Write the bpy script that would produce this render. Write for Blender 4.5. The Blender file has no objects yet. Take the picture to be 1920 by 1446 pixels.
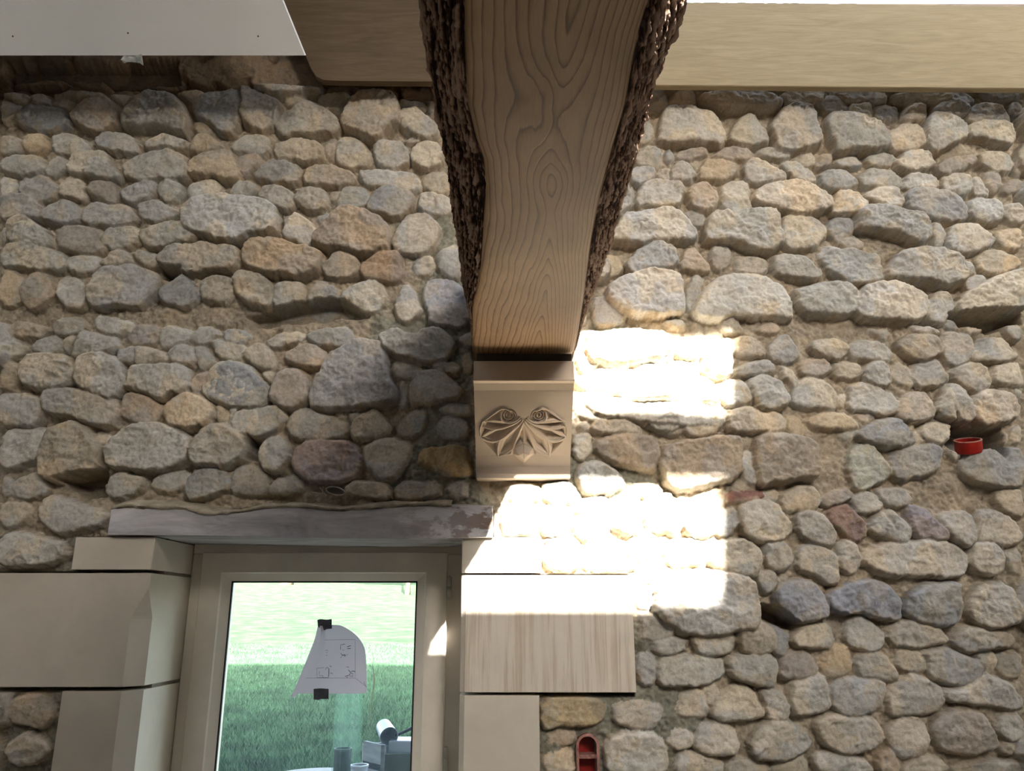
import bpy, math, random
import numpy as np
from math import radians, sin, cos, tan, atan, pi
random.seed(7)
rng = np.random.RandomState(11)
sc = bpy.context.scene
col = sc.collection

# ------------------------------------------------------------------ camera
F = 1500.0; CX, CY = 960.0, 723.0
CAM = np.array([0.0, -2.0, 1.6]); TILT = radians(16.0)
cam_d = bpy.data.cameras.new('camera'); cam_d.sensor_width = 36; cam_d.lens = F/1920*36
cam_d.clip_start = .02; cam_d.clip_end = 600
cam_o = bpy.data.objects.new('camera', cam_d); col.objects.link(cam_o)
cam_o.location = CAM; cam_o.rotation_euler = (radians(90)+TILT, 0, 0)
sc.camera = cam_o
# ------------------------------------------------------------------ light
sc.view_settings.view_transform = 'Standard'; sc.view_settings.look = 'None'
sc.view_settings.gamma = 1; sc.view_settings.use_curve_mapping = False
sc.view_settings.exposure = -0.06
SUN = np.array([-.52, 2.3, -1.0])            # travel direction of the sunlight
w = bpy.data.worlds.new('world'); sc.world = w; w.use_nodes = True
nt = w.node_tree; nt.nodes.clear()
wo = nt.nodes.new('ShaderNodeOutputWorld'); bg = nt.nodes.new('ShaderNodeBackground')
sky = nt.nodes.new('ShaderNodeTexSky'); sky.sky_type = 'NISHITA'; sky.sun_disc = False
sky.sun_elevation = math.atan2(1, math.hypot(.52, 2.3)); sky.sun_rotation = math.atan2(.52, -2.3)
sky.air_density = 1.0; sky.dust_density = 3.0; sky.ozone_density = 1
hsv = nt.nodes.new('ShaderNodeHueSaturation'); hsv.inputs['Saturation'].default_value = .45
nt.links.new(sky.outputs[0], hsv.inputs['Color']); nt.links.new(hsv.outputs[0], bg.inputs[0])
bg.inputs[1].default_value = 2.9
nt.links.new(bg.outputs[0], wo.inputs[0])
sun_d = bpy.data.lights.new('sun', 'SUN'); sun_d.energy = 72; sun_d.angle = radians(.6); sun_d.color = (1, .95, .87)
sun_o = bpy.data.objects.new('sun', sun_d); col.objects.link(sun_o); sun_o.location = (2, -6, 6)
from mathutils import Vector
sun_o.rotation_euler = Vector(SUN).to_track_quat('-Z', 'Y').to_euler()
sc.cycles.max_bounces = 10; sc.cycles.diffuse_bounces = 6; sc.cycles.transparent_max_bounces = 12
sc.cycles.sample_clamp_indirect = 8

# ------------------------------------------------------------------ measuring helpers
def ray(px, py):
    dx = (np.asarray(px, float)-CX)/F; dz = (CY-np.asarray(py, float))/F
    return dx, cos(TILT)-sin(TILT)*dz, sin(TILT)+cos(TILT)*dz
def at(px, py, Y=0.0):
    dx, dy, dz = ray(px, py); t = (Y-CAM[1])/dy
    return dx*t, dz*t+CAM[2]
def atz(px, py, Z):
    dx, dy, dz = ray(px, py); t = (Z-CAM[2])/dz
    return dx*t, dy*t+CAM[1]
def proj(X, Y, Z):
    Yr = Y-CAM[1]; Zr = Z-CAM[2]
    d = Yr*cos(TILT)+Zr*sin(TILT); u = -Yr*sin(TILT)+Zr*cos(TILT)
    return CX+F*X/d, CY-F*u/d

def tag(o, label=None, cat=None, group=None, kind=None):
    if label: o['label'] = label
    if cat: o['category'] = cat
    if group: o['group'] = group
    if kind: o['kind'] = kind
    return o
def link(name, me, mat, parent=None, smooth=False):
    o = bpy.data.objects.new(name, me); col.objects.link(o)
    mats = mat if isinstance(mat, (list, tuple)) else [mat]
    for m in mats: me.materials.append(m)
    if parent is not None: o.parent = parent; o.matrix_parent_inverse = parent.matrix_world.inverted()
    if smooth: me.polygons.foreach_set('use_smooth', [True]*len(me.polygons))
    return o
def empty(name, loc=(0, 0, 0)):
    o = bpy.data.objects.new(name, None); col.objects.link(o); o.location = loc
    o.empty_display_size = .1
    bpy.context.view_layer.update()
    return o
def pymesh(name, V, Fc, mat, parent=None, smooth=False):
    me = bpy.data.meshes.new(name); me.from_pydata([tuple(v) for v in V], [], Fc); me.update()
    return link(name, me, mat, parent, smooth)
def npmesh(name, V, Q, mat, parent=None, smooth=True, cols=None, attr=None):
    V = np.asarray(V, np.float32); Q = np.asarray(Q, np.int32); k = Q.shape[1]
    me = bpy.data.meshes.new(name)
    me.vertices.add(len(V)); me.vertices.foreach_set('co', V.ravel())
    me.loops.add(Q.size); me.loops.foreach_set('vertex_index', Q.ravel())
    me.polygons.add(len(Q)); me.polygons.foreach_set('loop_start', np.arange(0, Q.size, k, dtype=np.int32))
    me.update(calc_edges=True)
    me.polygons.foreach_set('use_smooth', np.full(len(Q), smooth))
    if cols is not None:
        a = me.color_attributes.new('Col', 'FLOAT_COLOR', 'POINT')
        c4 = np.ones((len(V), 4), np.float32); c4[:, :3] = cols; a.data.foreach_set('color', c4.ravel())
    if attr is not None:
        for nm, vals in attr.items():
            a = me.attributes.new(nm, 'FLOAT', 'POINT'); a.data.foreach_set('value', np.asarray(vals, np.float32))
    return link(name, me, mat, parent)
def gridq(nr, nc):
    i = np.arange(nr-1)[:, None]*nc+np.arange(nc-1)[None, :]
    return np.stack([i, i+1, i+1+nc, i+nc], -1).reshape(-1, 4)
class MB:
    def __init__(s): s.V = []; s.F = []
    def poly(s, V, Fc):
        n = len(s.V); s.V += [tuple(map(float, v)) for v in V]; s.F += [tuple(i+n for i in f) for f in Fc]; return s
    def box(s, x0, x1, y0, y1, z0, z1):
        return s.poly([(x0,y0,z0),(x1,y0,z0),(x1,y1,z0),(x0,y1,z0),(x0,y0,z1),(x1,y0,z1),(x1,y1,z1),(x0,y1,z1)],
            [(0,3,2,1),(4,5,6,7),(0,1,5,4),(1,2,6,5),(2,3,7,6),(3,0,4,7)])
    def tube(s, P, R, n=12, cap=True):
        P = [np.array(p, float) for p in P]
        if not hasattr(R, '__len__'): R = [R]*len(P)
        V = []; Fc = []
        for i, p in enumerate(P):
            t = P[min(i+1, len(P)-1)]-P[max(i-1, 0)]; t /= np.linalg.norm(t)
            a = np.cross(t, [0, 0, 1.0]);
            if np.linalg.norm(a) < .1: a = np.cross(t, [0, 1.0, 0])
            a /= np.linalg.norm(a); b = np.cross(t, a)
            for k in range(n):
                th = 2*pi*k/n; V.append(p+R[i]*(a*cos(th)+b*sin(th)))
        for i in range(len(P)-1):
            for k in range(n):
                Fc.append((i*n+k, i*n+(k+1) % n, (i+1)*n+(k+1) % n, (i+1)*n+k))
        if cap: Fc.append(tuple(range(n))[::-1]); Fc.append(tuple((len(P)-1)*n+k for k in range(n)))
        return s.poly(V, Fc)
    def lathe(s, prof, o=(0, 0, 0), n=32, M=None):
        V = []; Fc = []; m = len(prof)
        for r, z in prof:
            for k in range(n):
                v = np.array([r*cos(2*pi*k/n), r*sin(2*pi*k/n), z])
                if M is not None: v = M @ v
                V.append(v+np.array(o))
        for i in range(m-1):
            for k in range(n): Fc.append((i*n+k, i*n+(k+1) % n, (i+1)*n+(k+1) % n, (i+1)*n+k))
        return s.poly(V, Fc)
    def build(s, name, mat, parent=None, smooth=False, bevel=0):
        o = pymesh(name, s.V, s.F, mat, parent, smooth)
        if bevel:
            b = o.modifiers.new('b', 'BEVEL'); b.width = bevel; b.segments = 2; b.limit_method = 'ANGLE'
        return o

def vnoise(x, y, seed=0):
    x = np.asarray(x, float); y = np.asarray(y, float)
    r = np.random.RandomState(seed); N = 256; T = r.rand(N, N)
    xi = np.floor(x).astype(int); yi = np.floor(y).astype(int); fx = x-xi; fy = y-yi
    fx = fx*fx*fx*(fx*(fx*6-15)+10); fy = fy*fy*fy*(fy*(fy*6-15)+10)
    a = T[xi % N, yi % N]; b = T[(xi+1) % N, yi % N]; c = T[xi % N, (yi+1) % N]; d = T[(xi+1) % N, (yi+1) % N]
    return (a+(b-a)*fx)*(1-fy)+(c+(d-c)*fx)*fy-.5
def fbm(x, y, oct=4, seed=0, gain=.5):
    s = 0; a = 1
    for i in range(oct): s = s+a*vnoise(x*2**i+17.3*i, y*2**i+5.1*i, seed+i); a *= gain
    return s
def polydist(P, X, Z):
    """signed distance (positive inside) from points to polygon"""
    n = len(P); d2 = np.full(X.shape, 1e9); ins = np.zeros(X.shape, bool)
    for i in range(n):
        ax, az = P[i]; bx, bz = P[(i+1) % n]; ex, ez = bx-ax, bz-az
        L = ex*ex+ez*ez
        if L < 1e-14: continue
        t = np.clip(((X-ax)*ex+(Z-az)*ez)/L, 0, 1)
        d2 = np.minimum(d2, (X-ax-t*ex)**2+(Z-az-t*ez)**2)
        c = (az > Z) != (bz > Z)
        if ez != 0: ins ^= c & (X < ex*(Z-az)/ez+ax)
    return np.where(ins, 1, -1)*np.sqrt(d2)
def segdist(P, X, Z):
    d2 = np.full(X.shape, 1e9)
    for (ax, az), (bx, bz) in zip(P[:-1], P[1:]):
        ex, ez = bx-ax, bz-az; L = ex*ex+ez*ez+1e-12
        t = np.clip(((X-ax)*ex+(Z-az)*ez)/L, 0, 1)
        d2 = np.minimum(d2, (X-ax-t*ex)**2+(Z-az-t*ez)**2)
    return np.sqrt(d2)
def chaikin(P, it=2, closed=True):
    P = [np.array(p, float) for p in P]
    for _ in range(it):
        Q = []; n = len(P)
        for i in range(n if closed else n-1):
            a, b = P[i], P[(i+1) % n]; Q += [a*.78+b*.22, a*.22+b*.78]
        if not closed: Q = [P[0]]+Q+[P[-1]]
        P = Q
    return P

# ------------------------------------------------------------------ materials
def newmat(name):
    m = bpy.data.materials.new(name); m.use_nodes = True; nt = m.node_tree
    return m, nt, nt.nodes['Principled BSDF']
def N(nt, t, **kw):
    n = nt.nodes.new(t)
    for k, v in kw.items():
        if k in n.inputs: n.inputs[k].default_value = v
        else: setattr(n, k, v)
    return n
def ramp(nt, src, stops):
    r = nt.nodes.new('ShaderNodeValToRGB'); e = r.color_ramp.elements
    while len(e) < len(stops): e.new(.5)
    for el, (p, c) in zip(e, stops): el.position = p; el.color = (*c, 1)
    nt.links.new(src, r.inputs[0]); return r.outputs[0]
def mixc(nt, fac, a, b, mode='MIX'):
    m = nt.nodes.new('ShaderNodeMix'); m.data_type = 'RGBA'; m.blend_type = mode
    for s, v in ((m.inputs[0], fac), (m.inputs[6], a), (m.inputs[7], b)):
        if hasattr(v, 'links') or hasattr(v, 'is_linked'): nt.links.new(v, s)
        else: s.default_value = v if not hasattr(v, '__len__') else (*v, 1)[:4]
    return m.outputs[2]
def coords(nt, scale=(1, 1, 1), rot=(0, 0, 0)):
    g = nt.nodes.new('ShaderNodeNewGeometry'); mp = nt.nodes.new('ShaderNodeMapping')
    mp.inputs['Scale'].default_value = scale; mp.inputs['Rotation'].default_value = rot
    nt.links.new(g.outputs['Position'], mp.inputs[0]); return mp.outputs[0]
def noise(nt, vec, scale, detail=4, rough=.55, dist=0):
    n = N(nt, 'ShaderNodeTexNoise', Scale=scale, Detail=detail, Roughness=rough, Distortion=dist)
    nt.links.new(vec, n.inputs['Vector']); return n.outputs[0]
def bump(nt, bs, h, strength=.3, dist=.002):
    b = N(nt, 'ShaderNodeBump', Strength=strength, Distance=dist)
    nt.links.new(h, b.inputs['Height']); nt.links.new(b.outputs[0], bs.inputs['Normal'])
def simple(name, c, rough=.7, var=.12, scale=30, bs=.2, bd=.001, c2=None, stretch=(1, 1, 1), metal=0, spec=.3):
    m, nt, b = newmat(name)
    v = coords(nt, stretch); n = noise(nt, v, scale)
    lo = c2 if c2 else tuple(x*(1-var*2) for x in c); hi = c if c2 else tuple(min(1, x*(1+var)) for x in c)
    nt.links.new(ramp(nt, n, [(.3, lo), (.7, hi)]), b.inputs['Base Color'])
    b.inputs['Roughness'].default_value = rough; b.inputs['Metallic'].default_value = metal
    b.inputs['Specular IOR Level'].default_value = spec
    if bs: bump(nt, b, noise(nt, v, scale*5, 3), bs, bd)
    return m
# rubble stone: colour per stone from the mesh, fine grain and stains here
m_rubble, nt, b = newmat('rubble_stone')
ca = N(nt, 'ShaderNodeVertexColor', layer_name='Col'); v = coords(nt)
n1 = noise(nt, v, 38, 6, .62, .6); n2 = noise(nt, v, 150, 4, .6); n3 = noise(nt, v, 9, 5, .6, 1.0)
c = mixc(nt, .75, ca.outputs[0], ramp(nt, n1, [(.25, (.66,.63,.58)), (.5, (1,1,1)), (.78, (1.22,1.23,1.24))]), 'MULTIPLY')
c = mixc(nt, .5, c, ramp(nt, n2, [(.3, (.6,.57,.52)), (.55, (1,1,1))]), 'MULTIPLY')
c = mixc(nt, .3, c, ramp(nt, n3, [(.35, (1.12,.96,.76)), (.55, (1,1,1)), (.7, (.9,.96,1.08))]), 'MULTIPLY')
ve = coords(nt, (1, 1, 2.4), (0, .5, 0)); ns = noise(nt, ve, 16, 8, .72, 1.5)
c = mixc(nt, ramp(nt, ns, [(.66, (0,0,0)), (.74, (.35,.35,.35))]), c, (.74,.73,.68))
nt.links.new(c, b.inputs['Base Color']); b.inputs['Roughness'].default_value = .92; b.inputs['Specular IOR Level'].default_value = .15
mm = N(nt, 'ShaderNodeMath', operation='ADD'); nt.links.new(n1, mm.inputs[0]); nt.links.new(n2, mm.inputs[1])
n4 = noise(nt, v, 420, 3, .7); m4 = N(nt, 'ShaderNodeMath', operation='ADD'); nt.links.new(mm.outputs[0], m4.inputs[0]); nt.links.new(n4, m4.inputs[1])
bump(nt, b, m4.outputs[0], .5, .0026)

def limestone(name, c, streak=0):
    m, nt, b = newmat(name); v = coords(nt)
    n = noise(nt, v, 7, 5, .6, .5)
    cc = ramp(nt, n, [(.3, tuple(x*.86 for x in c)), (.7, c)])
    if streak:
        vs = coords(nt, (60, 60, 2.2)); n2 = noise(nt, vs, 1.0, 6, .7, .4)
        cc = mixc(nt, streak, cc, ramp(nt, n2, [(.38, (.62,.52,.40)), (.52, (1,1,1))]), 'MULTIPLY')
    nt.links.new(cc, b.inputs['Base Color']); b.inputs['Roughness'].default_value = .85; b.inputs['Specular IOR Level'].default_value = .2
    bump(nt, b, noise(nt, v, 260, 3), .18, .0006)
    return m
m_lime = limestone('dressed_limestone', (.66,.60,.50))
m_lime_dry = limestone('streaked_limestone', (.70,.63,.53), .6)
m_corbel = limestone('carved_limestone', (.58,.475,.37))
m_plaster = simple('white_plasterboard', (.78,.79,.78), .8, .03, 3, .05)
m_paint = simple('cream_window_paint', (.82,.75,.65), .45, .04, 12, .08)
m_wallin = simple('inner_plaster', (.34,.31,.27), .9, .05, 3, 0)
m_stonein = simple('dark_stone_wall', (.26,.23,.18), .9, .2, 6, 0)  # darker than the other inner walls, to cut bounced light on the left
m_floor = simple('screed_floor', (.24,.215,.18), .85, .1, 4, .1)
m_roofin = simple('roof_lining', (.26,.20,.15), .85, .15, 6, .1)
m_tile = simple('roof_outer', (.22,.12,.09), .9, .2, 10, .2)
m_dark = simple('dark_matte', (.07,.06,.05), .95, .1, 30, .2)
m_seal = simple('black_gasket', (.02,.022,.025), .6, .1, 30, 0)
m_tape = simple('grey_duct_tape', (.10,.105,.125), .5, .2, 90, .4, .0006)
m_ink = simple('blue_black_ink', (.12,.12,.17), .7, .05, 10, 0)
m_red = simple('red_plastic', (.33,.014,.008), .35, .15, 40, .1, spec=.5)
m_redrim = simple('dusty_red_plastic', (.45,.22,.18), .7, .25, 120, .5)
m_hinge = simple('painted_metal_hinge', (.55,.52,.45), .4, .05, 20, .05, spec=.5)
m_whitep = simple('white_enamel', (.20,.23,.29), .4, .06, 18, .1)
m_blackp = simple('dark_pot', (.014,.014,.022), .7, .4, 60, .4)
m_greyw = simple('weathered_grey_board', (.12,.135,.15), .8, .2, 8, .3, stretch=(1, 1, 6))
m_slate = simple('grey_tabletop', (.06,.07,.075), .6, .1, 10, .1)
m_bark = simple('garden_tree_bark', (.16,.12,.08), .95, .3, 9, .8, .02)
m_leaf = simple('tree_leaves', (.06,.13,.03), .8, .4, 8, 0)
m_scrap = simple('torn_membrane', (.35,.36,.34), .6, .3, 60, .3)
# paper: thin, lets some daylight through
m_paper, nt, b = newmat('drawing_paper')
b.inputs['Base Color'].default_value = (.70,.68,.74,1); b.inputs['Roughness'].default_value = .8
tr = N(nt, 'ShaderNodeBsdfTranslucent'); tr.inputs[0].default_value = (.72,.68,.74,1)
mx = N(nt, 'ShaderNodeMixShader'); mx.inputs[0].default_value = .08
nt.links.new(b.outputs[0], mx.inputs[1]); nt.links.new(tr.outputs[0], mx.inputs[2]); nt.links.new(mx.outputs[0], nt.nodes['Material Output'].inputs[0])
def glassmat(name, tint, gloss=.06, haze=0, hc=(.6,.75,.8)):
    m, nt, b = newmat(name); nt.nodes.remove(b); out = nt.nodes['Material Output']
    t = N(nt, 'ShaderNodeBsdfTransparent'); t.inputs[0].default_value = (*tint, 1)
    g = N(nt, 'ShaderNodeBsdfGlossy'); g.inputs['Roughness'].default_value = .02
    mx = N(nt, 'ShaderNodeMixShader'); mx.inputs[0].default_value = gloss
    nt.links.new(t.outputs[0], mx.inputs[1]); nt.links.new(g.outputs[0], mx.inputs[2]); o = mx.outputs[0]
    if haze:
        d = N(nt, 'ShaderNodeBsdfTranslucent'); d.inputs[0].default_value = (*hc, 1)
        m2 = N(nt, 'ShaderNodeMixShader'); m2.inputs[0].default_value = haze
        nt.links.new(o, m2.inputs[1]); nt.links.new(d.outputs[0], m2.inputs[2]); o = m2.outputs[0]
    nt.links.new(o, out.inputs[0]); return m
m_pane = glassmat('window_glass', (.88,.96,.95), .05, .02, (.4,.6,.75))
m_tube = glassmat('clear_plastic', (.86,.95,.90), .03, .035, (.5,.7,.62))
# oak with grain from the mesh's own growth-ring field
def oakmat():
    m, nt, b = newmat('sanded_oak')
    a = N(nt, 'ShaderNodeAttribute', attribute_name='grain')
    v = coords(nt, (1, .12, 1)); vf = coords(nt, (1, .05, 1))
    n = noise(nt, v, 60, 4, .6)
    def M(op, x, y=None):
        q = N(nt, 'ShaderNodeMath', operation=op)
        for i, s in enumerate((x, y)):
            if s is None: continue
            if isinstance(s, (int, float)): q.inputs[i].default_value = s
            else: nt.links.new(s, q.inputs[i])
        return q.outputs[0]
    g = M('ADD', a.outputs['Fac'], M('MULTIPLY', n, .55))
    fr = M('FRACT', g)
    line = ramp(nt, fr, [(0, (1,1,1)), (.62, (.90,.88,.85)), (.80, (.62,.54,.45)), (.92, (.20,.13,.08)), (1, (.95,.95,.95))])
    fib = ramp(nt, noise(nt, vf, 700, 3, .7), [(.35, (.72,.68,.62)), (.6, (1.05,1.05,1.05))])
    pat = noise(nt, coords(nt, (1, .5, 1)), 7, 4, .6)
    base = ramp(nt, pat, [(.3, (.25,.148,.070)), (.7, (.42,.268,.138))])
    c = mixc(nt, .85, base, line, 'MULTIPLY'); c = mixc(nt, .5, c, fib, 'MULTIPLY')
    nt.links.new(c, b.inputs['Base Color']); b.inputs['Roughness'].default_value = .6; b.inputs['Specular IOR Level'].default_value = .3
    bump(nt, b, M('ADD', line, M('MULTIPLY', fib, .5)), .25, .001)
    return m
m_oak = oakmat()
m_wane, nt, b = newmat('rough_waney_edge')
ca = N(nt, 'ShaderNodeAttribute', attribute_name='pit')
v = coords(nt, (1, .16, 1)); n = noise(nt, v, 260, 6, .75)
mm = N(nt, 'ShaderNodeMath', operation='ADD'); nt.links.new(ca.outputs['Fac'], mm.inputs[0]); nt.links.new(n, mm.inputs[1])
nt.links.new(ramp(nt, mm.outputs[0], [(.36, (.020,.009,.006)), (.54, (.10,.05,.032)), (.72, (.33,.21,.15)), (.95, (.50,.36,.28))]), b.inputs['Base Color'])
b.inputs['Roughness'].default_value = .95; b.inputs['Specular IOR Level'].default_value = .1
bump(nt, b, n, .9, .004)
def boardmat(name, lo, hi):
    m, nt, b = newmat(name)
    v = coords(nt, (.12, 1, 1)); n = noise(nt, v, 45, 6, .6, 1.2); nf = noise(nt, coords(nt, (.05, 1, 1)), 300, 3, .6)
    c = ramp(nt, n, [(.3, lo), (.7, hi)])
    c = mixc(nt, .35, c, ramp(nt, nf, [(.35, (.7,.68,.62)), (.6, (1,1,1))]), 'MULTIPLY')
    vk = coords(nt, (.5, 1, 1)); k = noise(nt, vk, 14, 3, .5)
    c = mixc(nt, ramp(nt, k, [(.70, (0,0,0)), (.78, (.55,.55,.55))]), c, (.16,.12,.06))
    nt.links.new(c, b.inputs['Base Color']); b.inputs['Roughness'].default_value = .7; b.inputs['Specular IOR Level'].default_value = .2
    bump(nt, b, nf, .15, .001); return m
m_board = boardmat('sawn_plank', (.28,.22,.13), (.36,.29,.18))
m_board_shade = boardmat('sawn_plank_shade', (.10,.072,.042), (.15,.108,.068))  # shaded copy of the sawn plank colour
m_lintel, nt, b = newmat('lintel_stone')
v = coords(nt, (.35, 1, 1)); n = noise(nt, v, 14, 8, .65, 1.0)
c = ramp(nt, n, [(.3, (.30,.29,.295)), (.5, (.48,.47,.485)), (.7, (.64,.625,.63))])
n2 = noise(nt, coords(nt, (.5, 1, 1)), 26, 5, .7)
sx = N(nt, 'ShaderNodeSeparateXYZ'); g = nt.nodes.new('ShaderNodeNewGeometry'); nt.links.new(g.outputs['Position'], sx.inputs[0])
mr = N(nt, 'ShaderNodeMapRange'); mr.inputs[1].default_value = -.32; mr.inputs[2].default_value = -.03; nt.links.new(sx.outputs[0], mr.inputs[0])
mul = N(nt, 'ShaderNodeMath', operation='MULTIPLY'); nt.links.new(mr.outputs[0], mul.inputs[0])
nt.links.new(ramp(nt, n2, [(.45, (0,0,0)), (.52, (1,1,1))]), mul.inputs[1])
c = mixc(nt, mul.outputs[0], c, (.15,.095,.07))
nt.links.new(c, b.inputs['Base Color']); b.inputs['Roughness'].default_value = .85; bump(nt, b, n, .5, .004)
m_dust = simple('lime_mortar_dust', (.40,.35,.26), .95, .18, 40, .5, .003)
# lawn
m_lawn, nt, b = newmat('lawn')
v = coords(nt); n = noise(nt, v, 2.2, 6, .65); n2 = noise(nt, v, 22, 6, .75)
c = ramp(nt, n, [(.3, (.045,.070,.042)), (.5, (.07,.10,.06)), (.7, (.12,.135,.09))])
c = mixc(nt, .8, c, ramp(nt, n2, [(.3, (.45,.5,.5)), (.55, (1,1,1)), (.75, (1.5,1.4,1.5))]), 'MULTIPLY')
nt.links.new(c, b.inputs['Base Color']); b.inputs['Roughness'].default_value = 1; b.inputs['Specular IOR Level'].default_value = 0
bump(nt, b, n2, 1, .05)
m_grass = simple('grass_blades', (.042,.088,.042), .8, .3, 3, 0)

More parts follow.
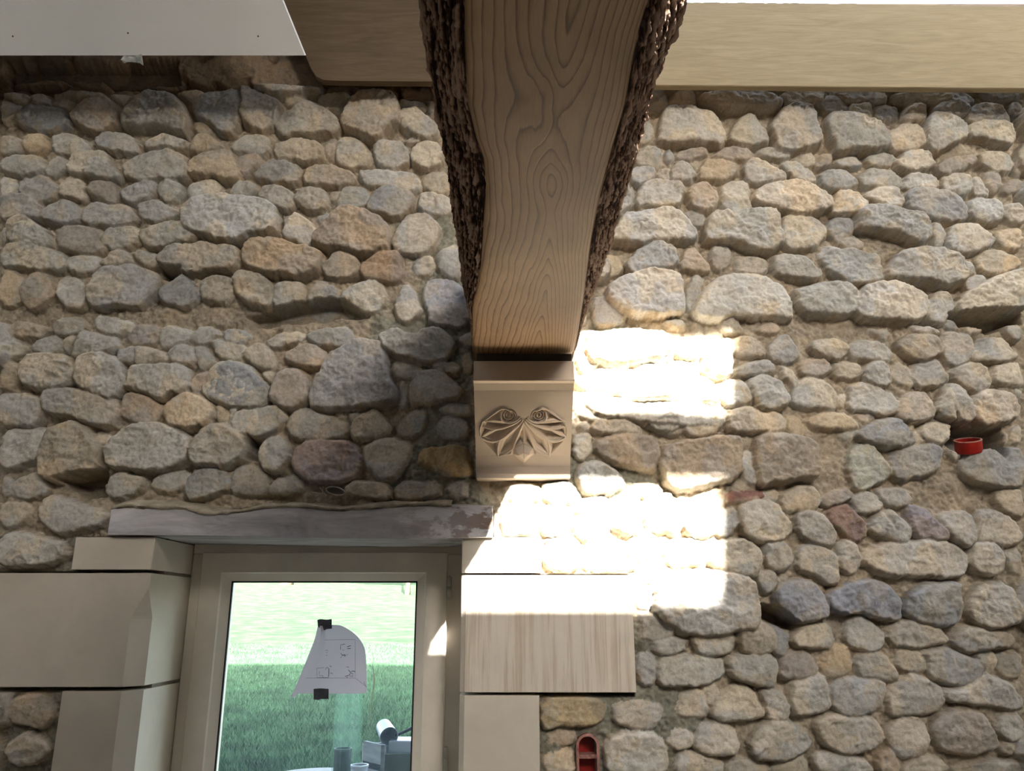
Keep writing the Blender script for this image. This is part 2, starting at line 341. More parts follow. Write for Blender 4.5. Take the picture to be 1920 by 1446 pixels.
# ------------------------------------------------------------------ the rubble wall
DATA = """
@0 100
0 5 47 5 50 20 0 22
48 5 76 5 78 20 76 27 52 22
83 10 98 6 100 20 84 18
104 12 130 8 134 20 126 24 106 20
137 4 156 5 158 20 152 21 137 17
162 6 180 5 184 18 178 23 164 22
0 24 18 24 20 34 14 36 6 30 0 28
21 28 30 26 38 33 37 38 24 36
38 25 54 21 74 22 76 30 66 36 42 33
82 24 92 22 96 28 92 35 84 32 81 28
100 24 116 23 124 28 106 32 98 33
130 26 146 22 152 28 148 36 138 34
0 34 8 34 16 40 10 47 0 52
11 50 14 43 20 38 38 39 50 44 52 52 44 59 34 60 24 57 14 52
40 35 52 34 58 38 52 43 42 39
53 48 58 41 66 36 78 32 84 35 90 44 89 52 80 58 72 60 62 56
94 46 100 36 108 31 130 31 136 37 142 46 142 57 138 62 124 56 100 56 91 54
144 51 150 49 160 58 158 61 146 58
0 61 12 61 15 66 15 74 6 76 0 74
16 65 22 60 32 60 35 68 30 74 20 74
38 60 48 58 60 63 66 66 70 74 58 77 42 75 38 68
71 66 80 60 92 60 104 66 106 74 96 75 78 73
108 66 122 59 132 64 142 66 142 74 126 72 110 72
142 74 146 60 154 59 164 66 168 72 150 75
0 78 14 76 26 75 32 80 34 88 18 94 8 90 0 88
33 88 40 76 48 78 50 84 42 92 36 92
51 86 58 76 74 73 82 76 84 86 91 92 88 95 64 92 54 92
91 84 100 77 122 72 138 76 141 86 140 94 128 95 104 96 94 92
142 78 158 74 174 72 178 84 180 94 172 96 160 92 146 92 141 90
0 91 8 93 12 100 8 106 0 107
12 100 20 89 34 91 41 98 42 106 32 111 20 108
42 98 52 90 58 92 62 102 62 110 54 108 44 104
65 98 74 94 86 97 88 106 86 112 74 109 66 106
89 101 100 98 112 94 117 96 114 106 102 111 96 112 92 108
118 96 124 93 134 97 138 102 130 112 122 110 118 103
140 98 150 94 162 94 166 102 162 110 148 114 142 110
0 108 12 105 22 107 30 114 30 124 20 122 0 126
29 118 40 111 52 111 61 118 61 126 48 129 32 125
61 116 72 112 96 113 102 122 102 128 80 130 64 128
102 112 118 109 124 114 134 118 134 122 118 127 104 125
136 121 146 118 147 127 142 129
0 130 4 132 4 140 0 142
@420 100
-24 38 -15 30 2 27 13 29 14 40 12 50 8 60 -2 60 -10 52 -20 47
13 25 18 24 24 30 44 36 42 50 31 60 22 58 13 50 14 38
17 4 60 3 64 12 72 22 70 28 40 33 24 26 17 18
72 20 106 21 100 27 76 26
110 21 128 21 128 30 112 27
130 21 156 21 156 36 148 32 132 30
45 30 50 28 58 29 64 36 54 38 47 40
70 34 80 29 92 30 94 36 90 42 78 42 72 38
52 42 64 36 72 38 84 48 88 56 84 60 64 62 44 62 38 56 40 50
90 48 96 37 104 28 124 28 132 40 132 52 124 58 118 66 108 66 98 60 88 56
132 44 144 39 152 48 160 54 160 62 148 64 138 60 130 54
133 64 144 61 148 64 140 68
131 32 148 34 152 40 148 42 140 38 132 36
154 32 160 34 160 46 154 46
4 66 14 60 26 60 34 63 32 76 22 75 8 73
36 68 44 65 70 65 74 70 73 80 60 82 40 78 37 74
74 66 80 62 84 64 83 78 82 81 76 74
85 64 92 61 100 63 110 74 110 82 100 86 86 84 84 74
111 70 118 65 130 66 138 72 138 84 130 87 114 84
140 74 148 67 160 66 164 74 164 84 150 88 140 82
10 78 16 75 24 75 28 79 22 86 14 92 11 86
22 90 30 80 44 79 58 86 58 95 50 99 34 97 22 92
59 90 66 84 80 84 98 90 100 97 82 100 64 98
100 89 110 86 140 88 147 94 148 101 140 104 120 100 108 100
149 92 156 88 166 86 170 105 158 105 149 99
4 100 12 94 20 95 26 100 22 107 12 110 6 107
24 105 32 99 44 100 52 106 53 115 44 117 32 111
53 106 62 100 74 101 78 110 74 118 64 119 54 112
78 103 86 102 86 108 80 110
88 100 96 98 106 99 108 106 106 115 92 116 82 114
106 112 118 98 140 103 143 112 134 124 122 121 108 117
145 108 150 104 168 107 172 118 160 122 146 118
44 122 54 119 52 124 46 130
67 122 76 118 83 121 82 126 74 130
-33 118 -20 109 -8 107 20 108 38 114 41 126 38 136 20 136 14 142 0 142 -20 136 -30 130
@0 400
5 18 8 6 18 2 30 10 36 16 36 26 24 24 10 22
40 16 48 8 60 8 76 12 78 24 74 30 60 29 44 26
78 12 90 9 104 10 104 22 94 26 84 27 76 22
104 12 120 8 138 6 146 12 147 20 130 24 116 28 104 20
0 22 24 22 46 30 50 36 49 42 38 44 20 40 0 40
50 31 70 30 74 36 74 42 66 46 56 46 50 40
75 34 84 27 94 27 97 34 92 38 80 40 74 38
98 28 106 26 118 32 120 38 110 40 102 34
120 34 130 26 150 24 178 25 181 34 176 42 158 43 144 46 126 42 120 38
0 41 8 42 18 50 15 66 8 69 0 68
17 52 24 42 36 45 40 52 40 60 34 68 26 72 18 68 16 60
41 54 48 45 56 48 64 56 65 66 60 71 50 70 42 62
66 62 74 42 90 40 96 38 106 42 119 46 119 58 110 66 104 72 90 68 76 72 68 70
120 56 130 50 136 45 142 50 147 56 149 64 140 69 126 68 119 62
149 52 156 47 170 46 173 52 174 62 168 67 154 67 150 60
0 82 4 83 5 90 0 91
5 84 14 80 32 84 37 86 30 92 16 93 6 90
39 84 44 78 58 77 64 84 62 90 50 92 42 90
71 76 80 76 98 82 98 89 88 92 78 90 71 86
94 90 102 82 112 82 118 88 119 93 112 99 100 99 95 95
119 86 130 84 143 88 144 92 134 97 124 101 119 98
143 90 150 84 158 86 164 90 160 96 150 98 143 95
166 88 176 86 186 89 188 92 178 98 168 96
0 92 8 92 16 98 18 104 8 109 0 108
21 98 32 92 42 90 47 96 46 104 32 104 24 102
47 94 54 91 58 92 54 100 48 104
54 108 57 98 62 88 74 90 90 94 90 102 82 106 66 106 58 110
88 104 94 100 112 101 124 104 126 111 112 113 92 112 88 110
124 103 134 97 142 97 145 106 146 112 134 114 128 110
143 100 152 98 160 110 158 114 150 117 146 110
157 96 164 93 184 98 182 108 174 111 162 106
0 110 8 110 14 118 15 126 8 131 0 132
15 118 20 108 34 104 50 107 56 114 56 122 50 130 38 132 22 130 16 124
58 118 62 108 74 105 86 108 92 116 94 128 88 140 70 136 60 130 57 124
94 126 98 116 104 114 128 112 142 118 142 128 138 134 128 135 122 141 108 134 94 130
143 122 150 117 158 116 158 122 154 132 152 138 146 136 142 130
154 128 160 114 176 110 190 116 192 126 191 138 180 144 168 142 158 140 153 134
@420 400
45 14 50 4 56 0 68 10 70 18 66 24 62 26 56 22 46 18
69 16 80 6 86 -4 98 -4 112 2 124 10 125 26 118 30 98 32 88 28 74 28 68 22
126 18 134 6 142 -1 152 0 162 8 162 18 156 28 146 32 134 30 127 26
14 30 18 22 30 19 46 20 54 25 70 28 75 34 70 46 56 49 36 46 16 40
73 38 86 28 96 32 102 40 98 48 82 50 76 46
103 40 112 32 126 27 132 30 134 42 136 50 126 52 112 50 103 46
141 36 148 31 156 30 158 38 152 46 144 46
158 32 166 26 175 22 178 44 178 50 170 48 160 42
149 58 154 50 168 49 180 56 182 70 184 82 172 86 156 83 154 74 150 66
6 48 14 44 26 44 33 50 38 66 32 71 18 69 8 60
37 54 50 51 58 51 61 58 60 70 48 74 40 74 37 62
62 60 68 52 74 50 84 56 84 66 80 72 70 75 62 71
85 60 98 52 112 49 120 56 122 66 114 74 100 74 88 70
0 48 4 50 7 60 4 67 0 68
127 68 136 50 144 62 148 74 138 84 130 78
0 88 12 86 22 92 10 98 0 97
32 94 44 90 56 87 60 93 50 98 38 102 32 99
62 90 74 86 88 84 96 88 96 94 90 100 72 98 64 94
0 98 14 98 16 106 12 110 0 109
15 104 22 98 30 97 36 106 38 112 34 117 22 112 15 108
44 108 52 100 64 97 72 100 77 108 72 116 60 116 50 111
115 92 128 86 142 92 150 87 160 86 170 92 174 102 164 110 152 114 138 110 124 104 118 98
174 92 186 87 186 98 178 98
180 106 186 102 186 120 180 118
125 112 132 108 148 114 149 118 142 124 128 124
156 112 160 110 174 112 177 116 174 120 158 118
140 128 148 118 160 118 174 126 180 134 172 139 150 142 140 142
64 136 70 124 78 108 88 102 100 95 116 96 120 104 124 124 131 136 128 142 100 146 66 148
34 136 40 120 48 116 58 118 62 124 64 132 62 142 54 147 44 146 36 142
131 126 136 126 138 136 136 146 132 146
26 118 36 118 34 128
0 112 8 111 20 118 28 126 34 134 32 142 20 146 6 144 -8 142 -12 134 -10 124
@0 700
0 16 18 14 31 18 32 30 28 38 14 40 0 38
32 20 36 12 60 12 84 20 89 21 89 36 86 40 68 38 52 32 36 30
90 22 96 13 108 16 120 24 122 32 114 37 104 38 90 32
122 28 128 20 138 14 148 16 160 24 160 36 150 41 138 42 126 38
161 22 168 23 172 36 162 38
171 26 177 25 179 30 174 33
174 36 180 26 194 28 196 40 188 46 178 45
0 42 18 42 34 40 36 50 28 66 24 68 0 74
30 76 32 56 38 42 48 38 62 38 72 50 76 62 78 74 70 80 40 80
70 44 80 43 82 48 78 56 72 54
81 60 86 50 96 43 104 38 120 38 138 44 144 52 142 62 134 70 116 74 100 72 82 71
142 62 146 50 156 39 172 38 184 48 189 56 184 66 170 70 150 70 143 66
0 77 6 78 10 84 6 92 0 94
4 88 14 77 26 75 33 82 36 88 24 94 16 95 6 90
78 88 81 76 92 73 104 76 108 84 96 92 82 93
110 82 122 72 138 73 138 84 134 90 116 89
139 80 148 72 170 71 172 86 160 92 146 96 140 92
0 96 20 98 24 106 8 116 0 112
27 102 36 90 46 92 60 98 80 103 81 112 66 116 52 121 44 120 32 112
@460 700
-12 74 0 68 12 74 18 80 17 90 4 91 -12 90
-14 44 -10 26 0 28 20 24 32 30 26 40 14 46 -4 47
7 60 14 50 26 46 32 54 33 62 28 72 20 75 12 70
30 38 38 26 50 26 68 34 78 38 76 46 62 50 42 50 32 46
76 30 88 26 88 34 80 37
79 40 86 31 98 26 104 34 108 42 98 48 84 50 80 46
114 38 126 26 135 28 134 38 128 46 116 46
142 38 148 32 160 32 168 40 166 48 152 51 144 46
146 26 156 22 170 24 170 31 150 31
36 60 42 52 58 50 76 51 84 56 88 66 84 78 72 81 54 82 44 78 36 70
86 56 94 50 110 47 124 52 122 64 116 74 104 80 94 76
130 62 134 57 164 55 168 62 168 77 150 76 140 72 130 68
17 84 24 80 38 76 43 82 40 90 24 92 18 90
74 86 82 81 106 82 110 90 104 94 92 93 76 90
112 86 120 80 140 81 147 84 146 91 126 94 112 93
150 84 166 80 168 92 156 94
65 28 74 28 76 32 68 33
@1080 150
54 22 60 8 68 9 69 18 64 24 56 23
69 16 74 8 88 6 91 14 88 20 72 20
92 12 110 8 138 8 154 16 152 22 138 24 120 22 98 18
54 26 58 34 60 45 50 47 48 42
62 40 66 22 76 20 98 24 108 30 113 44 110 51 98 47 84 48 70 49 62 46
114 44 120 30 128 24 134 24 140 38 144 46 136 51 124 50 114 48
144 38 148 30 158 19 170 18 180 24 180 38 184 46 176 52 160 56 150 52 148 46
46 54 52 49 62 49 66 56 64 65 50 64 44 60
66 54 70 51 74 56 73 62 66 61
75 54 86 50 98 49 100 56 84 59 76 59
102 56 114 50 128 50 134 54 132 60 118 60 106 58
136 53 142 50 160 52 160 58 154 60 142 57
41 65 58 65 61 70 50 77 40 74
61 70 66 64 72 66 70 73 63 74
72 66 78 60 86 62 92 70 84 75 72 74
93 68 98 58 104 58 122 59 122 68 112 75 94 74
126 64 132 56 148 64 157 72 156 76 132 78 127 72
47 82 52 75 66 74 80 76 83 82 76 94 60 94 44 94
37 80 42 78 44 90 40 98 34 98
83 84 88 78 98 76 106 84 107 92 100 99 88 97 84 92
107 80 116 76 128 74 132 84 130 90 134 98 120 100 110 94
132 88 138 80 160 76 176 80 192 92 190 98 168 102 150 97 136 94
28 112 34 102 52 98 70 95 80 100 91 114 88 121 60 122 46 124 26 123
80 99 88 96 98 101 97 109 88 107
95 114 100 100 112 99 148 97 152 106 155 120 150 128 136 130 116 122 96 124
153 104 162 101 180 103 190 110 188 118 178 127 162 128 156 122
@1440 150
8 10 20 8 32 9 42 6 42 14 30 18 14 18
46 6 90 7 90 15 60 16 48 12
95 8 150 8 156 12 154 18 120 18 96 14
160 8 191 8 191 14 170 14
34 14 50 10 60 16 58 26 44 25 35 20
60 18 72 15 80 18 77 30 66 28 60 24
80 20 88 16 98 18 99 26 90 30 80 28
101 22 112 16 120 20 117 30 106 31 101 28
122 22 132 15 150 16 151 24 142 28 130 26
148 26 156 18 172 16 183 30 174 32 160 32 150 31
182 16 192 15 192 27 184 26
43 32 46 26 60 28 82 34 88 40 91 50 86 53 66 54 50 56 48 48 44 40
90 38 104 31 116 34 118 46 112 52 98 54 91 50
118 30 124 24 148 31 150 42 140 48 126 55 118 52
150 34 164 30 184 31 186 44 180 50 160 44 150 43
18 60 28 52 35 52 36 63 28 64
36 58 40 54 50 54 48 63 40 66 36 64
50 60 56 56 66 56 72 60 70 65 56 65
73 58 78 54 94 54 98 60 94 64 80 64
96 62 104 53 116 53 125 60 124 66 110 69 96 67
127 62 136 58 154 56 157 60 146 67 132 71 128 68
158 55 172 54 184 58 185 66 176 70 164 65 158 63
186 56 192 54 192 72 186 68
10 63 16 60 24 62 34 70 37 74 30 77 22 75 14 68
38 72 46 67 58 66 66 74 67 80 60 83 44 82
68 70 78 65 90 66 100 73 100 80 86 80 70 80
101 76 108 68 122 70 128 75 128 82 112 82 102 81
130 74 144 69 152 71 153 82 146 88 134 84 130 80
161 69 174 67 176 78 170 85 166 83
154 72 160 72 166 86 158 88 154 84
177 78 186 72 192 72 192 82 178 84
48 92 52 84 64 84 74 92 74 97 64 100 48 101
70 86 84 80 98 80 102 90 98 97 88 94 76 92
101 84 122 81 138 84 148 95 148 105 136 107 120 104 104 96
148 92 158 88 174 92 175 106 168 108 156 106 150 100
176 92 192 91 192 110 176 105
45 106 54 102 64 102 64 114 54 124 50 118 46 114
65 106 68 98 82 95 100 100 114 102 118 112 120 122 112 126 96 116 80 114 66 113
54 124 60 118 66 115 74 124 66 127
122 108 128 105 132 112 131 124 124 124
133 112 140 108 156 106 168 114 172 122 160 128 146 130 134 126
172 112 188 110 192 114 192 126 178 128 172 120
@1080 450
18 22 22 10 32 12 37 22 30 28 18 32
38 18 48 6 62 2 74 6 77 16 70 22 56 21 44 27 40 24
77 22 82 6 90 4 100 20 101 24 86 23
100 8 106 4 116 5 117 16 110 23 103 20
119 16 122 11 140 12 146 18 142 26 128 25 119 22
147 12 158 10 176 14 186 26 182 30 172 28 158 28 148 24
181 8 188 4 200 6 202 16 190 18 184 14
22 36 44 26 56 23 76 24 80 36 81 54 66 56 40 57 30 52 24 46
86 28 92 24 98 30 92 42 84 52 83 40
87 52 96 38 106 27 124 24 150 30 160 44 162 56 160 61 140 58 118 56 108 60 92 58
162 38 170 36 182 32 200 30 212 38 214 50 206 57 190 57 174 56 166 50
12 44 22 40 32 46 38 60 28 64 14 64
64 60 80 58 84 64 74 66
110 58 122 58 128 68 116 70 108 66
138 64 150 60 154 68 146 70 140 69
8 70 40 68 70 70 72 84 60 90 40 94 24 94 8 90
74 72 100 71 104 84 94 88 78 88 72 82
106 76 118 72 120 86 108 88
74 92 86 90 94 100 84 101 76 98
96 96 106 90 118 90 118 100 104 102
6 100 26 98 56 100 78 102 80 114 60 120 40 118 22 114 8 108
82 104 104 105 108 120 96 122 82 118
107 108 118 103 128 106 135 116 130 122 114 124 108 118
6 118 28 118 50 124 78 122 100 124 112 128 112 140 96 138 72 140 44 136 20 132 6 124
119 74 126 71 138 74 143 84 142 88 126 88 120 84
144 82 148 74 158 69 166 78 168 88 160 92 150 91 145 87
121 94 134 91 146 90 150 96 148 101 134 101 121 102
128 106 140 102 152 103 158 114 160 120 156 126 142 128 136 124 134 114
114 134 120 126 132 124 142 130 148 128 157 132 157 142 150 145 130 144 116 143
152 94 160 94 168 104 166 110 158 106
@1440 450
40 12 48 6 64 7 84 10 87 22 87 30 68 33 58 31 48 24 42 17
88 24 96 10 122 5 146 13 148 32 138 36 116 32 98 31 88 28
148 12 154 18 158 26 148 24
154 14 166 6 176 8 190 14 188 20 172 26 160 24
148 30 158 25 166 29 156 36 149 37
65 48 72 36 88 31 100 34 118 40 122 48 118 56 108 62 84 60 70 59 64 55
122 44 128 37 137 39 139 50 134 62 128 64 118 59
140 46 152 38 176 26 192 24 192 54 178 60 160 61 146 60 140 54
61 38 70 37 66 46
106 62 126 66 130 70 114 69
136 58 145 60 144 68 134 66
146 61 162 62 160 70 148 72
178 64 186 60 192 66 190 74 180 72
76 66 92 64 94 70 88 74
32 78 40 74 54 73 62 80 54 89 48 90 36 86
61 86 64 74 80 74 90 78 94 84 91 92 78 90 64 89
95 78 104 71 120 70 129 74 130 86 120 90 108 90 100 84
130 76 134 69 150 69 155 80 153 90 140 94 132 90
154 86 158 76 168 72 178 74 189 86 186 90 168 92 156 90
24 92 34 88 46 91 47 98 42 102 26 101
48 94 58 90 70 92 72 102 62 105 50 103
72 96 80 91 90 92 94 104 90 110 80 109 74 106
93 96 98 90 106 94 112 106 106 111 94 106
107 96 118 90 130 90 137 104 132 108 118 111 110 106
136 98 150 90 164 94 170 108 158 116 148 110 140 104
168 96 180 92 192 92 192 110 178 108 170 104
20 98 24 108 20 110 10 100 12 94
18 118 24 104 40 102 52 114 54 126 44 127 28 126 18 124
61 118 62 108 78 107 98 118 97 130 88 132 74 128 62 126
96 128 100 118 112 112 120 116 126 126 124 134 110 137 98 134
126 124 136 107 144 110 154 126 154 134 148 136 134 134 127 130
153 120 164 113 178 111 190 124 188 132 178 136 164 139 156 136 154 128
32 134 44 128 62 130 69 140 64 142 48 142 36 140
13 132 22 132 30 140 26 146 16 144
65 130 82 130 82 134 70 136
54 116 60 112 60 124 55 124
188 112 192 112 192 120
@1020 780
22 14 28 12 35 14 36 24 34 30 29 34 23 30
37 20 48 14 66 13 84 16 87 26 84 38 80 42 66 38 52 34 40 28
87 28 92 21 110 18 140 14 149 16 148 36 148 44 132 50 112 54 96 57 90 48 87 38
149 26 154 25 158 32 160 46 158 50 152 48 149 38
156 20 164 14 184 13 196 15 204 22 207 36 205 46 186 48 172 50 162 53 159 40
24 40 34 34 48 36 58 44 62 52 50 58 34 59 26 54
65 52 84 50 90 56 80 62 68 60
137 57 164 55 166 61 150 64 137 65
166 57 177 55 178 62 167 63
132 70 144 68 145 82 138 90 130 90 128 80
147 68 156 63 174 64 178 72 187 86 182 92 170 95 160 95 150 88 145 78
128 98 136 91 154 93 162 102 162 112 158 121 148 120 136 116 126 112
164 96 178 93 186 98 188 106 182 116 170 116 165 110
159 118 172 116 176 124 170 134 160 126
174 122 184 120 188 128 180 136 174 130
84 132 90 118 110 116 134 116 150 120 158 128 160 144 160 158 140 162 116 165 100 161 88 152 83 144
@1440 780
66 14 74 6 88 2 98 3 104 8 106 14 110 20 104 24 88 23 72 19
62 8 72 10 64 18 50 14
107 13 112 10 121 16 116 22 110 20
112 10 128 4 140 6 143 12 142 18 130 20 120 16
61 26 66 21 78 21 86 30 92 38 92 46 80 52 72 56 66 54 61 44
90 32 98 26 112 22 128 20 132 26 130 36 126 44 112 47 98 48 92 42
144 36 150 28 164 24 178 24 192 26 192 52 180 54 166 53 152 48 145 42
137 26 143 22 146 28 142 34
171 12 182 12 182 18 176 22 170 18
184 8 192 4 192 20 184 20
9 58 20 54 34 52 40 62 38 68 26 70 14 73 10 66
41 60 52 56 62 55 66 59 58 64 46 67 41 66
62 60 72 56 80 58 87 66 82 72 70 73 65 68
82 56 90 53 104 55 109 60 108 66 96 68 86 63
19 76 28 70 40 72 46 78 50 90 49 97 44 99 34 95 24 88 20 84
46 70 58 66 66 72 74 80 74 88 68 94 60 92 54 84 47 78
75 80 82 74 92 70 98 74 108 82 106 90 104 95 98 96 86 92 77 88
104 72 110 66 118 70 128 80 136 92 128 94 112 92 108 84
128 76 136 72 150 72 155 80 156 94 148 98 138 92 132 84
157 72 172 70 184 78 192 88 190 94 180 97 164 94 157 92
172 58 180 54 192 56 192 76 184 74 174 66
22 100 30 95 42 98 52 104 54 118 50 127 42 124 34 118 22 114
52 98 60 92 68 98 70 104 67 116 62 119 54 112
70 108 76 98 96 94 130 93 144 98 151 106 150 114 144 121 128 120 104 121 84 118 72 114
152 98 160 94 172 97 177 104 176 116 170 119 156 116 151 108
178 102 192 98 192 120 186 118 180 108
@1440 1086
4 12 12 2 30 0 40 8 46 24 40 30 22 33 16 34 10 26
44 12 58 4 80 1 92 6 98 16 100 30 88 29 70 25 54 25 46 20
101 14 112 6 128 2 142 3 144 14 141 34 128 35 112 31 102 26
152 14 158 4 172 2 184 8 188 20 191 30 180 34 166 37 152 32 149 24
18 42 30 34 46 34 51 44 49 52 36 52 22 49 17 46
0 36 10 36 16 42 16 54 12 58 2 54
58 44 62 30 70 27 80 32 90 42 86 50 78 54 66 52 58 48
86 36 104 30 124 34 134 40 136 46 124 49 108 52 98 50 92 44
138 42 146 36 164 37 182 40 188 46 184 51 166 52 148 54 138 48
8 64 16 54 30 55 38 66 36 72 24 75 10 74
37 62 48 50 58 50 64 58 64 72 54 75 42 74
65 60 76 54 88 56 96 68 100 74 92 78 82 74 70 74
95 58 104 54 116 54 121 64 120 70 110 71 100 68
116 56 126 52 138 52 154 58 162 66 160 74 150 80 134 78 122 72 121 62
158 56 168 52 174 58 172 68 166 70 160 64
174 60 192 54 192 74 184 75 176 70
16 80 28 74 42 70 45 84 46 96 32 101 20 102 16 94
47 82 56 76 82 76 90 81 84 94 80 100 62 103 52 99 47 92
88 90 96 78 112 72 124 76 133 84 132 94 124 102 106 102 94 104 90 98
133 84 150 80 162 70 176 74 188 84 192 92 192 100 176 97 160 94 142 92 134 90
-4 84 8 84 15 94 14 104 8 107 0 104
34 108 44 100 60 104 78 103 86 112 88 122 78 128 60 132 46 128 38 120
90 114 100 105 112 104 120 112 122 122 116 132 106 134 96 130 90 122
122 110 134 100 156 98 166 106 172 120 171 128 156 131 134 131 126 124
172 112 178 102 192 102 192 120 180 122
174 124 192 122 192 134 178 132
0 108 14 105 28 112 34 124 24 132 8 136 -10 134 -14 120
34 132 56 130 74 136 80 146 48 148 36 142
84 130 94 128 100 140 96 148 84 146
102 140 116 132 130 134 138 146 104 150
140 142 160 136 192 138 192 148 144 148
6 140 20 132 30 136 32 148 6 148
@1000 1086
89 46 104 44 118 46 112 54 98 58 92 54
120 44 132 34 146 38 152 44 150 54 140 57 126 57 122 50
155 34 162 32 176 34 182 44 180 55 166 56 155 52
181 42 186 38 192 42 192 54 184 54
79 56 86 52 92 58 92 72 90 80 82 80 78 68
93 62 106 58 128 58 142 60 146 70 140 76 126 80 108 80 95 79
144 60 158 56 180 58 184 68 182 78 172 82 160 76 148 72
112 88 126 82 132 92 132 102 122 104 108 102 108 94
126 84 138 80 140 88 134 96
134 98 140 86 156 78 164 84 172 98 174 104 158 106 144 108 136 102
170 86 184 80 190 92 191 102 186 106 178 98
6 92 20 87 44 88 52 94 52 106 44 110 24 110 10 112 6 104
58 98 66 92 84 92 98 96 94 108 90 113 76 112 62 107
9 114 30 112 32 124 12 128
9 130 30 128 31 146 9 146
54 120 70 114 96 118 100 128 100 146 54 146
100 118 112 110 120 118 120 124 112 129 102 124
121 114 136 106 150 112 155 124 152 131 136 133 122 130
106 132 122 130 142 136 142 146 108 146
78 30 80 48 86 52 84 40
144 138 160 134 176 138 180 146 146 146
@0 986
2 6 16 4 34 8 50 14 52 24 34 30 12 31 0 28
4 136 14 128 34 126 40 134 38 146 30 152 14 150 6 144
4 164 18 156 34 160 38 170 30 178 10 180
@0 0
R 1084 622 1128 655
R 1130 624 1186 694
R 1190 628 1262 676
R 1264 632 1308 660
R 1268 676 1312 700
R 1312 640 1378 700
R 1084 658 1126 692
R 1190 680 1262 706
R 1082 700 1152 728
R 1156 702 1246 746
R 1250 706 1346 756
R 1082 730 1150 786
R 1154 752 1210 786
R 1214 758 1282 806
R 1286 760 1346 815
R 1110 788 1208 812
R 1085 790 1106 808
R 1248 780 1284 812
R 945 908 1016 940
R 1020 905 1076 945
R 935 945 1010 1002
R 1016 950 1072 1006
R 1078 930 1140 962
R 1144 928 1204 996
R 1078 966 1140 1008
R 1208 932 1282 1000
R 1286 930 1350 1004
R 1020 1012 1090 1070
R 1094 1012 1190 1040
R 1094 1044 1190 1072
R 1194 1010 1240 1050
R 1244 1014 1330 1058
R 1194 1056 1228 1092
R 1196 1100 1226 1140
R 1200 1146 1262 1200
R 1266 1158 1320 1190

"""
def read_stones():
    out = []; ox = oy = 0
    for ln in DATA.strip().splitlines():
        if not ln.strip(): continue
        if ln[0] == '@': ox, oy = map(float, ln[1:].split()); continue
        if ln[0] == 'R':
            x0, y0, x1, y1 = map(float, ln[1:].split()); r = lambda: random.uniform(-.09, .09)
            w_, h_ = x1-x0, y1-y0; c = .2
            P = [(c, 0), (.6, -.02), (1-c, .02), (1, c), (1, 1-c), (1-c, 1), (.5, 1.02), (c, 1), (0, 1-c), (0, c)]
            out.append([(x0+w_*(a+r()), y0+h_*(b+r())) for a, b in P]); continue
        f = list(map(float, ln.split()))
        out.append([(ox+2.5*f[i], oy+2.5*f[i+1]) for i in range(0, len(f)-1, 2)])
    return out
STONES = read_stones()
YF = -.03
def steps(a, b, lo, hi, fine, coarse):
    return np.unique(np.concatenate([np.arange(a, lo, coarse), np.arange(lo, hi, fine), np.arange(hi, b+coarse*.5, coarse)]).round(5))
gx = steps(-2.98, 2.98, -1.62, 1.62, .0026, .012); gz = steps(0.0, 3.28, 1.2, 3.14, .0026, .012)
X, Z = np.meshgrid(gx, gz)
wx = X+.0065*fbm(X*28, Z*28, 3, 5)+.003*fbm(X*110, Z*110, 2, 15); wz = Z+.006*fbm(X*28+50, Z*28+9, 3, 25)+.003*fbm(X*110+7, Z*110, 2, 35)
base = .009+.018*fbm(X*22, Z*22, 4, 40)+.006*fbm(X*120, Z*120, 3, 50)
H = base.copy()
mort = np.array([.41,.345,.25]); 
C = mort*(1+.35*fbm(X*40, Z*40, 4, 60))[..., None]
# fresh greenish cement where the beam and the corbel were let in
def wpoly(P, Y=YF): return [at(x, y, Y) for x, y in P]
for P in ([(735,410),(800,395),(840,370),(880,560),(885,900),(930,950),(700,945),(760,860),(800,790),(740,700),(690,640),(700,585),(750,590),(790,520),(760,470)],
          [(1108,555),(1150,560),(1180,600),(1150,630),(1105,625)], [(1070,815),(1100,850),(1240,900),(1240,935),(1068,935)],
          [(1185,1165),(1230,1180),(1260,1290),(1330,1330),(1280,1446),(1240,1500),(1010,1500),(1012,1300),(1190,1295)],
          [(0,1010),(150,1005),(150,1075),(0,1070)], [(0,1295),(110,1295),(110,1500),(0,1500)]):
    d = polydist(wpoly(P), wx, wz); k = np.clip(d/.02+.5, 0, 1)[..., None]
    C = C*(1-k)+k*np.array([.27,.265,.205])*(1+.3*fbm(X*60, Z*60, 3, 70))[..., None]
    H += .005*np.clip(d/.02, 0, 1)*(k[..., 0] > 0)
d = polydist(wpoly([(-20,100),(815,100),(815,172),(520,190),(330,168),(-20,165)]), wx, wz); 
PAL = [(.54,.52,.455), (.51,.495,.435), (.56,.54,.485), (.49,.475,.42), (.53,.50,.425), (.51,.50,.455), (.475,.465,.43), (.55,.52,.45)]
hid = np.zeros(X.shape, np.float32)
OVR = {(1400,930): (.30,.155,.125), (840,565): (.44,.45,.49), (1510,1130): (.33,.34,.37), (1620,1130): (.33,.34,.38), (1745,1130): (.35,.37,.39), (1735,985): (.34,.31,.34), (835,862): (.46,.34,.17), (615,868): (.44,.37,.36), (1075,1335): (.45,.38,.25), (1310,865): (.40,.345,.28), (1505,860): (.43,.37,.295), (540,485): (.50,.41,.30), (720,500): (.42,.33,.25), (665,455): (.45,.38,.30), (450,415): (.60,.59,.55), (80,215): (.36,.37,.38), (665,710): (.44,.43,.42), (760,765): (.38,.34,.29), (1175,845): (.41,.35,.28), (1640,870): (.46,.47,.40), (250,960): (.50,.47,.42), (1590,975): (.30,.22,.20), (320,415): (.42,.45,.46), (1230,1250): (.40,.40,.40), (1210,560): (.62,.60,.55), (1390,560): (.60,.575,.50)}
